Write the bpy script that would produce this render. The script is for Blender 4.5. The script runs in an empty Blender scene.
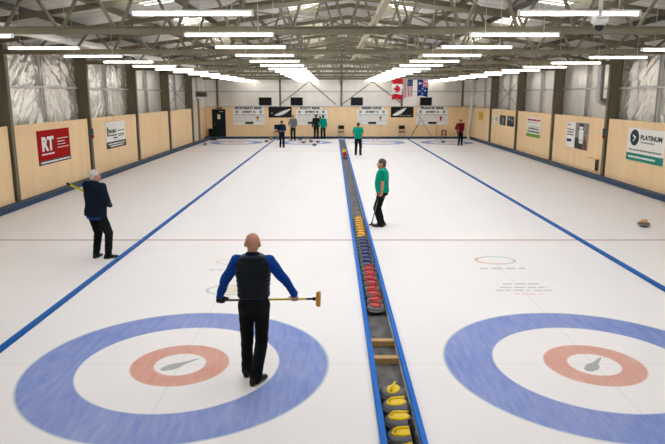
import bpy, bmesh, math, random
from mathutils import Vector, Matrix, noise
random.seed(7)
S = bpy.context.scene
COL = S.collection
PI = math.pi
# ------------------------------------------------------------------ camera
H, TH, F = 3.115, math.radians(11.63), 617.0
c_, s_ = math.cos(TH), math.sin(TH)
CX, CY = 332.5, 222.0
cam_d = bpy.data.cameras.new('camera'); cam = bpy.data.objects.new('camera', cam_d); COL.objects.link(cam)
cam.location = (0, 0, H); cam.rotation_euler = (PI/2 - TH, 0, 0)
cam_d.sensor_width = 36; cam_d.lens = 36*F/665; cam_d.clip_end = 300; cam_d.clip_start = .05
S.camera = cam
def onX(x, y, X):
    zc = F*X/(x-CX); v = (y-CY)/F*zc
    return zc*c_ - v*s_, H - (zc*s_ + v*c_)           # Y, Z
def onY(x, y, Y):
    k = (y-CY)/F                                       # (H-Z)c - Y s = k (Y c + (H-Z) s)
    hz = Y*(k*c_ + s_)/(c_ - k*s_)
    zc = Y*c_ + hz*s_
    return (x-CX)*zc/F, H - hz                         # X, Z
def onZ(x, y, Z=0):
    k = (y-CY)/F; hz = H-Z
    Y = hz*(c_ - k*s_)/(k*c_ + s_)
    zc = Y*c_ + hz*s_
    return (x-CX)*zc/F, Y
# ------------------------------------------------------------------ setting dimensions
XL, XR = -8.97, 10.12            # plywood planes
FL, FR = -9.36, 10.51            # foil planes
YB, YF = 46.1, -4.0              # back wall, wall behind the camera
PLY = 2.27
RIDGE_X = .55
BAYS = [11.65+5.65*k for k in range(7)]
def roof_z(x): return 6.05 - .135*abs(x-RIDGE_X)
TROUGH = .65
# ------------------------------------------------------------------ materials
def mat(name, col, rough=.6, metal=0., spec=.22, var=0., vscale=20., bump=0., bscale=60., emis=None, es=0.,
        stretch=(1, 1, 1), coat=0., detail=4.):
    m = bpy.data.materials.new(name); m.use_nodes = True
    nt = m.node_tree; b = nt.nodes['Principled BSDF']
    b.inputs['Roughness'].default_value = rough; b.inputs['Metallic'].default_value = metal
    b.inputs['Specular IOR Level'].default_value = spec
    b.inputs['Base Color'].default_value = (*col, 1)
    if coat: b.inputs['Coat Weight'].default_value = coat
    if emis: b.inputs['Emission Color'].default_value = (*emis, 1); b.inputs['Emission Strength'].default_value = es
    if var or bump:
        tc = nt.nodes.new('ShaderNodeTexCoord'); mp = nt.nodes.new('ShaderNodeMapping')
        mp.inputs['Scale'].default_value = stretch
        nt.links.new(tc.outputs['Object'], mp.inputs['Vector'])
    if var:
        n = nt.nodes.new('ShaderNodeTexNoise'); n.inputs['Scale'].default_value = vscale; n.inputs['Detail'].default_value = detail
        nt.links.new(mp.outputs[0], n.inputs['Vector'])
        r = nt.nodes.new('ShaderNodeMapRange'); r.inputs['From Min'].default_value = .3; r.inputs['From Max'].default_value = .7
        r.inputs['To Min'].default_value = 1-var; r.inputs['To Max'].default_value = 1+var
        nt.links.new(n.outputs['Fac'], r.inputs['Value'])
        mx = nt.nodes.new('ShaderNodeVectorMath'); mx.operation = 'SCALE'; mx.inputs[0].default_value = col
        nt.links.new(r.outputs[0], mx.inputs['Scale']); nt.links.new(mx.outputs[0], b.inputs['Base Color'])
    if bump:
        n2 = nt.nodes.new('ShaderNodeTexNoise'); n2.inputs['Scale'].default_value = bscale; n2.inputs['Detail'].default_value = detail
        nt.links.new(mp.outputs[0], n2.inputs['Vector'])
        bp = nt.nodes.new('ShaderNodeBump'); bp.inputs['Strength'].default_value = bump; bp.inputs['Distance'].default_value = .02
        nt.links.new(n2.outputs['Fac'], bp.inputs['Height']); nt.links.new(bp.outputs[0], b.inputs['Normal'])
    return m
def srgb(r, g, b):
    f = lambda v: (v/255/12.92 if v/255 <= .04045 else ((v/255+.055)/1.055)**2.4)
    return (f(r), f(g), f(b))
M = {}
M['ply'] = mat('birch plywood', srgb(247, 214, 166), .55, var=.05, vscale=2.5, stretch=(1, 1, .15), bump=.05, bscale=40)
M['foil'] = mat('silver foil insulation', (.90, .87, .82), .32, metal=.65, var=.06, vscale=2, bump=.5, bscale=3.2, stretch=(1, 1.6, .7), detail=6)
M['foil_creased'] = mat('creased foil', (.94, .91, .86), .25, metal=.72, var=.06, vscale=2, bump=1.0, bscale=7, stretch=(1, 1.2, 1), detail=7)
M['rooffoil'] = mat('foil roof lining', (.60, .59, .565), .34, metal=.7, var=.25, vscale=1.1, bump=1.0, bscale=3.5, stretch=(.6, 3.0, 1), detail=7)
M['steel'] = mat('grey green steel paint', srgb(118, 110, 90), .55, var=.05, vscale=6)
M['steel_dark'] = mat('dark purlin steel', srgb(84, 82, 76), .5, var=.08, vscale=5)
M['galv'] = mat('galvanised steel', (.55, .55, .54), .4, metal=.7, var=.1, vscale=12)
M['tube_beam'] = mat('cream painted tube', srgb(176, 165, 140), .5)
M['kerb'] = mat('navy kerb paint', srgb(46, 70, 98), .5, var=.1, vscale=3)
M['foam'] = mat('blue foam', (.002, .10, .36), .5, var=.1, vscale=6)
M['foam2'] = mat('bright blue foam', (.002, .14, .55), .6, var=.08, vscale=6)
M['concrete'] = mat('frosted concrete', srgb(94, 90, 86), .6, var=.5, vscale=3.5, bump=.3, bscale=20, stretch=(2, 1, 1))
M['timber'] = mat('pine timber', srgb(190, 150, 96), .6, var=.1, vscale=6, stretch=(1, 12, 12))
M['white_metal'] = mat('white enamel', srgb(226, 224, 218), .4)
M['cream'] = mat('cream panel', srgb(226, 216, 196), .5)
M['black'] = mat('black plastic', (.008, .008, .009), .4)
M['screen'] = mat('black screen', (.015, .015, .017), .15)
M['door'] = mat('dark green door paint', (.008, .022, .02), .35)
M['paper'] = mat('white paper', srgb(244, 240, 234), .6)
M['banner'] = mat('white board', srgb(247, 243, 237), .55)
M['ink'] = mat('black ink', (.01, .01, .012), .6)
M['greyink'] = mat('grey ink', (.22, .22, .22), .6)
M['dgrey'] = mat('charcoal strip', (.035, .036, .04), .6)
M['red'] = mat('sign red', (.40, .006, .005), .7, spec=.08)
M['teal'] = mat('sign teal', srgb(20, 142, 124), .5)
M['navyink'] = mat('sign dark teal', srgb(10, 46, 56), .5)
M['green'] = mat('sign green', srgb(112, 160, 32), .5)
M['dkgreen'] = mat('leaf green', srgb(50, 110, 60), .5)
M['yellow'] = mat('yellow', srgb(222, 178, 40), .5)
M['photo_grey'] = mat('print grey', srgb(140, 136, 130), .5, var=.4, vscale=9)
M['photo_dark'] = mat('print dark', srgb(44, 46, 50), .5, var=.5, vscale=12)
M['photo_brown'] = mat('print brown', srgb(120, 60, 40), .5)
M['photo_sky'] = mat('print pale blue', srgb(120, 150, 160), .5, var=.3, vscale=7)
M['skin'] = mat('skin', srgb(205, 150, 118), .5, var=.05, vscale=15)
M['skin_pink'] = mat('weathered skin', srgb(196, 140, 112), .5, var=.05, vscale=15)
M['eye'] = mat('eye white', (.7, .7, .68), .3); M['iris'] = mat('iris', (.03, .02, .015), .3)
M['lip'] = mat('lip', srgb(150, 84, 76), .5)
M['granite'] = mat('grey granite', (.075, .071, .07), .3, var=.4, vscale=90, spec=.5)
M['gran_band'] = mat('pale striking band', (.40, .39, .38), .5, var=.2, vscale=120)
for k, v in dict(yellow=(.95, .66, .01), amber=(.90, .46, .01), red=(.52, .012, .01), blue=(.006, .022, .14), orange=(.72, .30, .01), black=(.02, .02, .025)).items():
    M['h_'+k] = mat(k+' handle plastic', v, .3)
def cloth(name, col, rough=.85, var=.08):
    return mat(name, col, rough, spec=.12, var=var, vscale=14, bump=.25, bscale=30)
M['vest'] = mat('quilted navy nylon', (.003, .0065, .011), .5, spec=.2, var=.1, vscale=20)
M['royal'] = cloth('royal blue knit', (.004, .055, .30))
M['blacktr'] = cloth('black trouser cloth', (.008, .009, .010))
M['navyj'] = cloth('navy jacket cloth', (.006, .012, .026))
M['bluehem'] = cloth('blue shirt', (.01, .05, .26))
M['jade'] = cloth('jade green shirt', (.0, .30, .19))
M['jade2'] = cloth('jade green jacket', (.0, .27, .18))
M['blackj'] = cloth('black jacket', (.012, .012, .014))
M['greyj'] = cloth('grey sweater', (.17, .175, .185))
M['redj'] = cloth('maroon jacket', (.16, .008, .012))
M['bluej'] = cloth('blue jacket', (.004, .014, .06))
M['shoe'] = mat('black shoe', (.014, .014, .015), .4)
M['shoe_grey'] = mat('grey shoe sole', (.16, .16, .16), .5)
M['glove'] = mat('dark glove', (.012, .010, .014), .6)
M['hair_white'] = mat('white hair', (.62, .59, .55), .7, var=.25, vscale=40, bump=.5, bscale=60)
M['hair_grey'] = mat('grey brown hair', (.11, .085, .065), .7, var=.3, vscale=40, bump=.5, bscale=60)
M['hair_dark'] = mat('dark hair', (.015, .012, .01), .6, var=.3, vscale=40)
M['broom_yellow'] = mat('yellow fibreglass', srgb(206, 186, 30), .35)
M['broom_brown'] = mat('dark brown fibreglass', (.06, .045, .035), .4)
M['broom_grey'] = mat('grey fibreglass', (.16, .15, .15), .35)
M['bristle'] = mat('orange brush pad', srgb(214, 150, 60), .8, bump=.3, bscale=80)
M['flag_red'] = cloth('flag red', (.52, .015, .03)); M['flag_white'] = cloth('flag white', (.72, .70, .68)); M['flag_blue'] = cloth('flag blue', (.01, .035, .17))
M['flag_navy'] = cloth('flag navy', (.03, .04, .13)); M['flag_pink'] = cloth('flag stripe red', (.45, .05, .07))
M['tube'] = mat('lit tube diffuser', (.9, .9, .88), .4, emis=(1., .955, .88), es=7.5)
M['callblue'] = mat('blue box', (.02, .16, .28), .4); M['callred'] = mat('red box', (.4, .012, .01), .4)
M['wall_front'] = mat('grey lining', srgb(150, 145, 135), .7)
# skylight sheet: lets daylight through
m = bpy.data.materials.new('translucent skylight sheet'); m.use_nodes = True; nt = m.node_tree
nt.nodes.remove(nt.nodes['Principled BSDF'])
tr = nt.nodes.new('ShaderNodeBsdfTranslucent'); tr.inputs[0].default_value = (.85, .87, .88, 1)
df = nt.nodes.new('ShaderNodeBsdfDiffuse'); df.inputs[0].default_value = (.6, .6, .6, 1)
mx = nt.nodes.new('ShaderNodeMixShader'); mx.inputs[0].default_value = .25
nt.links.new(tr.outputs[0], mx.inputs[1]); nt.links.new(df.outputs[0], mx.inputs[2]); nt.links.new(mx.outputs[0], nt.nodes['Material Output'].inputs[0])
M['skylight'] = m
# dome glass
m = mat('smoked dome', (.02, .02, .025), .05, coat=1.0); M['dome'] = m
# ------------------------------------------------------------------ ice with its painted rings and lines
def ice_material():
    m = bpy.data.materials.new('curling ice'); m.use_nodes = True; nt = m.node_tree; N = nt.nodes; L = nt.links
    b = N['Principled BSDF']
    tc = N.new('ShaderNodeTexCoord'); sp = N.new('ShaderNodeSeparateXYZ'); L.new(tc.outputs['Object'], sp.inputs[0])
    def mth(op, a, bb=None, cc=None):
        n = N.new('ShaderNodeMath'); n.operation = op
        for i, v in enumerate((a, bb, cc)):
            if v is None: continue
            if isinstance(v, (int, float)): n.inputs[i].default_value = v
            else: L.new(v, n.inputs[i])
        return n.outputs[0]
    x, y = sp.outputs[0], sp.outputs[1]
    dist = lambda v, cs: [mth('ABSOLUTE', mth('SUBTRACT', v, k)) for k in cs]
    def mn(l):
        r = l[0]
        for k in l[1:]: r = mth('MINIMUM', r, k)
        return r
    dx = mn(dist(x, (-6.42, -1.80, 3.09, 7.66))); dty = mn(dist(y, (6.80, 41.5)))
    r = mth('SQRT', mth('ADD', mth('MULTIPLY', dx, dx), mth('MULTIPLY', dty, dty)))
    def band(v, lo, hi, soft):
        up = N.new('ShaderNodeMapRange'); up.inputs['From Min'].default_value = lo-soft; up.inputs['From Max'].default_value = lo+soft; L.new(v, up.inputs['Value'])
        dn = N.new('ShaderNodeMapRange'); dn.inputs['From Min'].default_value = hi-soft; dn.inputs['From Max'].default_value = hi+soft
        dn.inputs['To Min'].default_value = 1; dn.inputs['To Max'].default_value = 0; L.new(v, dn.inputs['Value'])
        return mth('MULTIPLY', up.outputs[0], dn.outputs[0])
    def below(v, hi, soft): return band(v, -1, hi, soft)
    # swept streaks and frost over the paint
    mp = N.new('ShaderNodeMapping'); mp.inputs['Scale'].default_value = (3.2, .5, 1); mp.inputs['Rotation'].default_value = (0, 0, .25); L.new(tc.outputs['Object'], mp.inputs[0])
    n1 = N.new('ShaderNodeTexNoise'); n1.inputs['Scale'].default_value = 5; n1.inputs['Detail'].default_value = 7; n1.inputs['Roughness'].default_value = .65; L.new(mp.outputs[0], n1.inputs[0])
    n2 = N.new('ShaderNodeTexNoise'); n2.inputs['Scale'].default_value = .7; n2.inputs['Detail'].default_value = 4; L.new(tc.outputs['Object'], n2.inputs[0])
    frost = mth('ADD', mth('MULTIPLY', n1.outputs['Fac'], .55), mth('MULTIPLY', n2.outputs['Fac'], .45))
    fr = N.new('ShaderNodeMapRange'); fr.inputs['From Min'].default_value = .33; fr.inputs['From Max'].default_value = .66
    fr.inputs['To Min'].default_value = 1.0; fr.inputs['To Max'].default_value = .72; L.new(frost, fr.inputs['Value'])
    col = None
    base = N.new('ShaderNodeMix'); base.data_type = 'RGBA'
    base.inputs['A'].default_value = (.89, .825, .79, 1); base.inputs['B'].default_value = (.84, .775, .745, 1); L.new(n2.outputs['Fac'], base.inputs['Factor'])
    col = base.outputs['Result']
    def layer(col, mask, rgb, a):
        mm = N.new('ShaderNodeMix'); mm.data_type = 'RGBA'; L.new(col, mm.inputs['A']); mm.inputs['B'].default_value = (*rgb, 1)
        L.new(mth('MULTIPLY', mth('MULTIPLY', mask, fr.outputs[0]), a), mm.inputs['Factor']); return mm.outputs['Result']
    col = layer(col, band(r, 1.165, 1.745, .012), (.125, .20, .53), .98)
    col = layer(col, band(r, .30, .57, .012), (.66, .27, .185), .97)
    col = layer(col, band(r, 1.74, 1.765, .01), (.25, .42, .40), .5)
    on = below(mth('MINIMUM', dx, mth('MULTIPLY', dty, 1)), .012, .006)
    col = layer(col, on, (.30, .28, .28), .14)
    col = layer(col, below(mn(dist(y, (13.18, 35.12))), .055, .015), (.42, .13, .11), .75)
    col = layer(col, below(mn(dist(y, (4.97, 43.33))), .012, .006), (.3, .28, .28), .3)
    L.new(col, b.inputs['Base Color'])
    b.inputs['Roughness'].default_value = .30; b.inputs['IOR'].default_value = 1.31; b.inputs['Specular IOR Level'].default_value = .25
    rr = N.new('ShaderNodeMapRange'); rr.inputs['To Min'].default_value = .36; rr.inputs['To Max'].default_value = .52; L.new(frost, rr.inputs['Value']); L.new(rr.outputs[0], b.inputs['Roughness'])
    n3 = N.new('ShaderNodeTexNoise'); n3.inputs['Scale'].default_value = 45; L.new(tc.outputs['Object'], n3.inputs[0])
    bp = N.new('ShaderNodeBump'); bp.inputs['Strength'].default_value = .06; bp.inputs['Distance'].default_value = .01; L.new(n3.outputs['Fac'], bp.inputs['Height']); L.new(bp.outputs[0], b.inputs['Normal'])
    return m
M['ice'] = ice_material()
def paint(name, rgb, a):                                        # faded paint seen through the ice
    m = bpy.data.materials.new(name); m.use_nodes = True; nt = m.node_tree; b = nt.nodes['Principled BSDF']
    b.inputs['Base Color'].default_value = (*rgb, 1); b.inputs['Roughness'].default_value = .35; b.inputs['Alpha'].default_value = a
    b.inputs['IOR'].default_value = 1.31
    return m
for k, c in dict(p_red=(.72, .46, .40), p_blue=(.50, .52, .57), p_grey=(.56, .53, .52), p_fern=(.40, .40, .38), p_gold=(.74, .66, .50), p_pink=(.80, .60, .56)).items(): M[k] = paint('faded ice paint '+k[2:], c, 1.)
# ------------------------------------------------------------------ mesh helpers
def obj(name, geo, m, parent=None, smooth=False, loc=None):
    me = bpy.data.meshes.new(name); me.from_pydata([tuple(v) for v in geo[0]], [], geo[1])
    ms = m if isinstance(m, (list, tuple)) else [m]
    for k in ms: me.materials.append(k)
    if len(geo) > 2:
        for p, i in zip(me.polygons, geo[2]): p.material_index = i
    if smooth:
        for p in me.polygons: p.use_smooth = True
    me.update()
    o = bpy.data.objects.new(name, me); COL.objects.link(o)
    if parent: o.parent = parent
    if loc: o.location = loc
    return o
def fixn(o):
    bm = bmesh.new(); bm.from_mesh(o.data); bmesh.ops.recalc_face_normals(bm, faces=bm.faces); bm.to_mesh(o.data); bm.free(); return o
def bevel(o, w=.01, seg=2):
    bm = bmesh.new(); bm.from_mesh(o.data)
    bmesh.ops.bevel(bm, geom=bm.edges[:], offset=w, segments=seg, affect='EDGES', profile=.5)
    bm.to_mesh(o.data); bm.free(); return o
def merge(*gs):
    V, Fc, I = [], [], []
    for g in gs:
        n = len(V); V += list(g[0]); Fc += [tuple(i+n for i in f) for f in g[1]]; I += list(g[2]) if len(g) > 2 else [0]*len(g[1])
    return V, Fc, I
def withm(g, i): return g[0], g[1], [i]*len(g[1])
def xf(g, mx): return [mx @ Vector(v) for v in g[0]], g[1], *( [g[2]] if len(g) > 2 else [] )
def box(x0, x1, y0, y1, z0, z1):
    V = [(x, y, z) for z in (z0, z1) for y in (y0, y1) for x in (x0, x1)]
    return V, [(0, 2, 3, 1), (4, 5, 7, 6), (0, 1, 5, 4), (2, 6, 7, 3), (0, 4, 6, 2), (1, 3, 7, 5)]
def frame_of(d, up=None):
    d = d.normalized(); u = Vector(up) if up else (Vector((0, 0, 1)) if abs(d.z) < .95 else Vector((0, 1, 0)))
    a = d.cross(u).normalized(); b = a.cross(d).normalized(); return a, b
def beam(p, q, w, h, up=None):
    p, q = Vector(p), Vector(q); a, b = frame_of(q-p, up); V = []
    for e in (p, q):
        for i, j in ((-1, -1), (1, -1), (1, 1), (-1, 1)): V.append(e + a*i*w/2 + b*j*h/2)
    return V, [(0, 1, 2, 3), (7, 6, 5, 4), (0, 4, 5, 1), (1, 5, 6, 2), (2, 6, 7, 3), (3, 7, 4, 0)]
def loft(rings, cap=True):
    n = len(rings[0]); V = [v for r in rings for v in r]; Fc = []
    for i in range(len(rings)-1):
        for j in range(n):
            a, b = i*n+j, i*n+(j+1) % n; Fc.append((a, b, b+n, a+n))
    if cap: Fc.append(tuple(range(n))[::-1]); Fc.append(tuple((len(rings)-1)*n+j for j in range(n)))
    return V, Fc
def tube(pts, r, n=10, rs=None):
    pts = [Vector(p) for p in pts]; rings = []
    for i, p in enumerate(pts):
        d = (pts[min(i+1, len(pts)-1)]-pts[max(i-1, 0)]); a, b = frame_of(d); rr = rs[i] if rs else r
        rings.append([p + a*math.cos(t*2*PI/n)*rr + b*math.sin(t*2*PI/n)*rr for t in range(n)])
    return loft(rings)
def lathe(prof, n=24, cx=0, cy=0):
    rings = [[Vector((cx+r*math.cos(t*2*PI/n), cy+r*math.sin(t*2*PI/n), z)) for t in range(n)] for r, z in prof]
    return loft(rings)
def cone(p, q, r1, r2, n=14):                                    # rounded cone
    p, q = Vector(p), Vector(q); d = q-p
    if d.length < 1e-5: d = Vector((0, 0, 1e-4))
    a, b = frame_of(d); dn = d.normalized(); rings = []
    for t in (-80, -45, -15): 
        t = math.radians(t); rings.append((p + dn*math.sin(t)*r1, r1*math.cos(t)))
    for t in (15, 45, 80):
        t = math.radians(t); rings.append((q + dn*math.sin(t)*r2, r2*math.cos(t)))
    return loft([[c + a*math.cos(k*2*PI/n)*r + b*math.sin(k*2*PI/n)*r for k in range(n)] for c, r in rings])
def ell(c, rx, ry, rz, n=18, mrows=10):
    c = Vector(c); rings = []
    for i in range(mrows):
        t = -PI/2 + PI*(i+.5)/mrows
        rings.append([c + Vector((rx*math.cos(t)*math.cos(k*2*PI/n), ry*math.cos(t)*math.sin(k*2*PI/n), rz*math.sin(t))) for k in range(n)])
    return loft(rings)
def sections(secs, n=24, e=2.4):                                 # horizontal super-ellipse sections (z, rx, ry, cx, cy)
    rings = []
    for z, rx, ry, cx, cy in secs:
        ring = []
        for k in range(n):
            t = k*2*PI/n; cc, ss = math.cos(t), math.sin(t)
            ring.append(Vector((cx + rx*math.copysign(abs(cc)**(2/e), cc), cy + ry*math.copysign(abs(ss)**(2/e), ss), z)))
        rings.append(ring)
    return loft(rings)
def empty(name, loc=(0, 0, 0), rz=0.):
    o = bpy.data.objects.new(name, None); COL.objects.link(o); o.location = loc; o.rotation_euler = (0, 0, rz); o.empty_display_size = .1; return o
def tag(o, label, cat, group=None, kind=None):
    o['label'] = label; o['category'] = cat
    if group: o['group'] = group
    if kind: o['kind'] = kind
    return o
def struct(o): o['kind'] = 'structure'; return o
def copy_tree(o, parent=None):
    k = o.copy(); COL.objects.link(k)
    if parent: k.parent = parent
    for ch in list(o.children): copy_tree(ch, k)
    return k
def flat(pts, y=0.):                                              # polygon in the sign's x-z plane
    return [Vector((p[0], y, p[1])) for p in pts], [tuple(range(len(pts)))]
def slab(pts, y0, y1):                                            # polygon with thickness, facing -Y
    n = len(pts); V = [Vector((p[0], y0, p[1])) for p in pts] + [Vector((p[0], y1, p[1])) for p in pts]
    return V, [tuple(range(n)), tuple(range(2*n-1, n-1, -1))] + [(i, i+n, (i+1) % n+n, (i+1) % n) for i in range(n)]
def text_geo(s, w, h, x, z, y=-.004, th=.003, bold=.02, mir=False):   # text fitted into w x h, centred at x, z
    cu = bpy.data.curves.new('t', 'FONT'); cu.body = s; cu.align_x = 'CENTER'; cu.offset = bold; cu.extrude = .004; cu.resolution_u = 3
    o = bpy.data.objects.new('t', cu); COL.objects.link(o)
    dg = bpy.context.evaluated_depsgraph_get(); me = bpy.data.meshes.new_from_object(o.evaluated_get(dg))
    vs = [v.co.copy() for v in me.vertices]; fs = [tuple(p.vertices) for p in me.polygons]
    bpy.data.objects.remove(o); bpy.data.curves.remove(cu); bpy.data.meshes.remove(me)
    x0, x1 = min(v.x for v in vs), max(v.x for v in vs); y0, y1 = min(v.y for v in vs), max(v.y for v in vs)
    return [Vector((x + ((v.x-x0)/(x1-x0)-.5)*w, y - v.z/.004*th/2, z + ((v.y-y0)/(y1-y0)-.5)*h)) for v in vs], fs
def lines_geo(x0, x1, z, h, seed=0, y=-.004, fill=.86):           # one line of fine print too small to read
    rnd = random.Random(seed); gs = []; x = x0
    while x < x1-.01:
        w = min(rnd.uniform(.8, 2.6)*h*1.2, x1-x); gs.append(slab([(x, z-h/2), (x+w, z-h/2), (x+w, z+h/2), (x, z+h/2)], y, y+.003)); x += w + h*.55
    return merge(*gs)
def rect(x0, x1, z0, z1, y0=-.003, y1=0.): return slab([(x0, z0), (x1, z0), (x1, z1), (x0, z1)], y0, y1)
def disc(x, z, rx, rz, y0=-.004, y1=0., n=28, a0=0): return slab([(x+rx*math.cos(a0+k*2*PI/n), z+rz*math.sin(a0+k*2*PI/n)) for k in range(n)], y0, y1)
def fern_pts(x0, x1, z0, z1):                                     # one fern frond curving from lower left to upper right
    pts = []; up = []; dn = []
    n = 14
    for i in range(n+1):
        t = i/n; x = x0+(x1-x0)*t; z = z0 + (z1-z0)*(t**1.6)*.95
        w = (z1-z0)*.36*math.sin(PI*min(1, t*.96+.04))**.8
        up.append((x - w*.25, z + w)); dn.append((x + w*.3, z - w*.75))
        if i < n: up.append((x + (x1-x0)/n*.7, z + w*.55)); dn.append((x + (x1-x0)/n*.6, z - w*.35))
    return up, dn
def fern_geo(x0, x1, z0, z1, y0=-.006, y1=-.001):
    up, dn = fern_pts(x0, x1, z0, z1); gs = []
    for i in range(len(up)-1): gs.append(slab([dn[i], dn[i+1], up[i+1], up[i]], y0, y1))
    return merge(*gs)
ORD = 'first second third fourth fifth sixth seventh eighth ninth tenth eleventh twelfth thirteenth fourteenth fifteenth sixteenth'.split()
# ------------------------------------------------------------------ room shell
tl, trr = TROUGH-.155, TROUGH+.155
g = merge(([(FL, YF, 0), (tl, YF, 0), (tl, YB, 0), (FL, YB, 0)], [(0, 1, 2, 3)]), ([(trr, YF, 0), (FR, YF, 0), (FR, YB, 0), (trr, YB, 0)], [(0, 1, 2, 3)]),
          ([(tl, YF, 0), (tl, YF, -.07), (tl, YB, -.07), (tl, YB, 0)], [(3, 2, 1, 0)]), ([(trr, YF, 0), (trr, YF, -.07), (trr, YB, -.07), (trr, YB, 0)], [(0, 1, 2, 3)]))
floor = struct(obj('floor', g, M['ice']))
obj('trough_bed', box(tl, trr, YF, YB, -.12, -.07), M['concrete'], floor)
# painted marks in the ice
def ice_ring(name, cx, cy, rx, ry, w, m, a0=0, a1=360, z=.002):
    n = 40; V = []; Fc = []
    for i in range(n+1):
        t = math.radians(a0+(a1-a0)*i/n)
        V += [(cx+math.cos(t)*rx, cy+math.sin(t)*ry, z), (cx+math.cos(t)*(rx-w), cy+math.sin(t)*(ry-w), z)]
        if i: k = 2*i; Fc.append((k-2, k, k+1, k-1))
    return obj(name, (V, Fc), m, floor)
def ice_text(name, x0, x1, y, h, m, seed, z=.002):
    g = lines_geo(x0, x1, 0, h, seed); return obj(name, ([Vector((v.x, y+v.z, z+.0005*(v.y > -.003))) for v in g[0]], g[1]), m, floor)
for sx in (-1.80, 3.09):
    a = math.radians(40 if sx < 0 else 50); pts = []
    for t, w in ((-.25, .0), (-.22, .06), (-.12, .095), (-.04, .085), (.03, .045), (.12, .03), (.2, .02), (.27, .0)):
        pts.append((t, w))
    V = []; Fc = []
    for t, w in pts: V += [(t, w*.7, 0), (t, -w*.9, 0)]
    for i in range(len(pts)-1): k = 2*i; Fc.append((k, k+1, k+3, k+2))
    R = Matrix.Translation((sx, 6.8, .002)) @ Matrix.Rotation(a, 4, 'Z')
    obj('fern_mark', xf((V, Fc), R), M['p_fern'], floor)
cx, cy = onZ(495, 260.3)
ice_ring('ice_logo', cx, cy, .40, .30, .075, M['p_red'], 110, 290); ice_ring('ice_logo', cx, cy, .40, .30, .055, M['p_blue'], -70, 110)
x0, y0 = onZ(480, 268.5); x1, _ = onZ(525, 268.5); ice_text('ice_lettering', x0, x1, y0, .10, M['p_grey'], 3)
for (a, b, yy, sd) in ((503, 540, 284, 5), (500, 548, 287.5, 6), (496, 552, 290.5, 7), (514, 543, 294, 8)):
    x0, y0 = onZ(a, yy); x1, _ = onZ(b, yy); ice_text('ice_lettering', x0, x1, y0, .07, M['p_grey'] if sd < 8 else M['p_pink'], sd)
cx, cy = onZ(233, 262); ice_ring('ice_logo', cx, cy, .34, .22, .07, M['p_pink'], 20, 340)
x0, y0 = onZ(209, 270); x1, _ = onZ(258, 270); ice_text('ice_lettering', x0, x1, y0, .06, M['p_grey'], 9)
cx, cy = onZ(229, 290); ice_ring('ice_crest', cx, cy, .38, .27, .05, M['p_grey'])
ice_ring('ice_crest', cx+.05, cy, .24, .17, .16, M['p_gold'])
# roof deck with skylight openings
ceil_parts = []
SKX = [(-4.75, -3.85), (RIDGE_X-2.0, RIDGE_X-.95), (RIDGE_X+.95, RIDGE_X+2.0), (5.0, 5.9)]
SKY = [(3.3, 5.1)] + [(b+.9, b+4.75) for b in [BAYS[0]-5.65]+BAYS[:-1]]  # first, shorter opening is unseen, added and sized to brighten the near ice
xs = sorted({FL, RIDGE_X, FR, *[v for p in SKX for v in p]}); ys = sorted({YF, YB, *[v for p in SKY for v in p]})
V = []; Fc = []
for i in range(len(xs)-1):
    for j in range(len(ys)-1):
        if any(abs(a-xs[i]) < 1e-6 for a, _ in SKX) and any(abs(a-ys[j]) < 1e-6 for a, _ in SKY): continue
        k = len(V); V += [(x, y, roof_z(x)) for x, y in ((xs[i], ys[j]), (xs[i+1], ys[j]), (xs[i+1], ys[j+1]), (xs[i], ys[j+1]))]; Fc.append((k+3, k+2, k+1, k))
ceiling = struct(obj('ceiling', (V, Fc), M['rooffoil']))
for a, b in SKX:
    for p, q in SKY:
        s = obj('skylight', ([(a, p, roof_z(a)+.03), (b, p, roof_z(b)+.03), (b, q, roof_z(b)+.03), (a, q, roof_z(a)+.03)], [(3, 2, 1, 0)]), M['skylight'], ceiling)
        gs = [beam((a, p+.45*k, roof_z(a)), (b, p+.45*k, roof_z(b)), .05, .05) for k in range(9)]
        obj('skylight_bars', merge(*gs), M['steel'], s)
for k in range(-6, 7):                                             # purlins run the length of the hall
    if k == 0: continue
    x = RIDGE_X + k*1.5; 
    if any(a-.05 < x < b+.05 for a, b in SKX): x = min((v for p in SKX for v in (p[0]-.06, p[1]+.06)), key=lambda v: abs(v-x))
    if x < FL+.2 or x > FR-.2: continue
    obj('purlin', beam((x, YF+.1, roof_z(x)-.07), (x, YB-.05, roof_z(x)-.07), .06, .14), M['steel_dark'] if k % 2 else M['steel'], ceiling)
for i, b in enumerate([6.0]+BAYS[:-1]):                            # light rafters half way between the trusses
    y = b+2.82
    for sgn in (-1, 1):
        xe = FL+.05 if sgn < 0 else FR-.05
        obj('rafter', beam((RIDGE_X, y, roof_z(RIDGE_X)-.2), (xe, y, roof_z(xe)-.2), .07, .12), M['steel'], ceiling)
        obj('collar_tie', beam((.38, y, 5.24), (.38+sgn*3.6, y, 4.85), .06, .085), M['steel'], ceiling)
        obj('collar_hanger', beam((.38+sgn*3.4, y, 4.87), (.38+sgn*3.9, y, roof_z(4.3)-.22), .05, .05), M['steel'], ceiling)
        obj('collar_hanger', beam((.38+sgn*.03, y, 5.24), (.38+sgn*1.2, y, roof_z(1.7)-.22), .05, .05), M['steel'], ceiling)
    for sgn in (-1, 1):                                            # roof bracing rods
        obj('brace_rod', tube([(RIDGE_X+sgn*.4, b+.1, roof_z(0)-.3), (RIDGE_X+sgn*3.4, b+5.5, roof_z(3.9)-.22)], .022, 6), M['steel'], ceiling)
        obj('brace_rod', tube([(RIDGE_X+sgn*3.4, b+.1, roof_z(3.9)-.22), (RIDGE_X+sgn*.4, b+5.5, roof_z(0)-.3)], .022, 6), M['steel'], ceiling)
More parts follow.
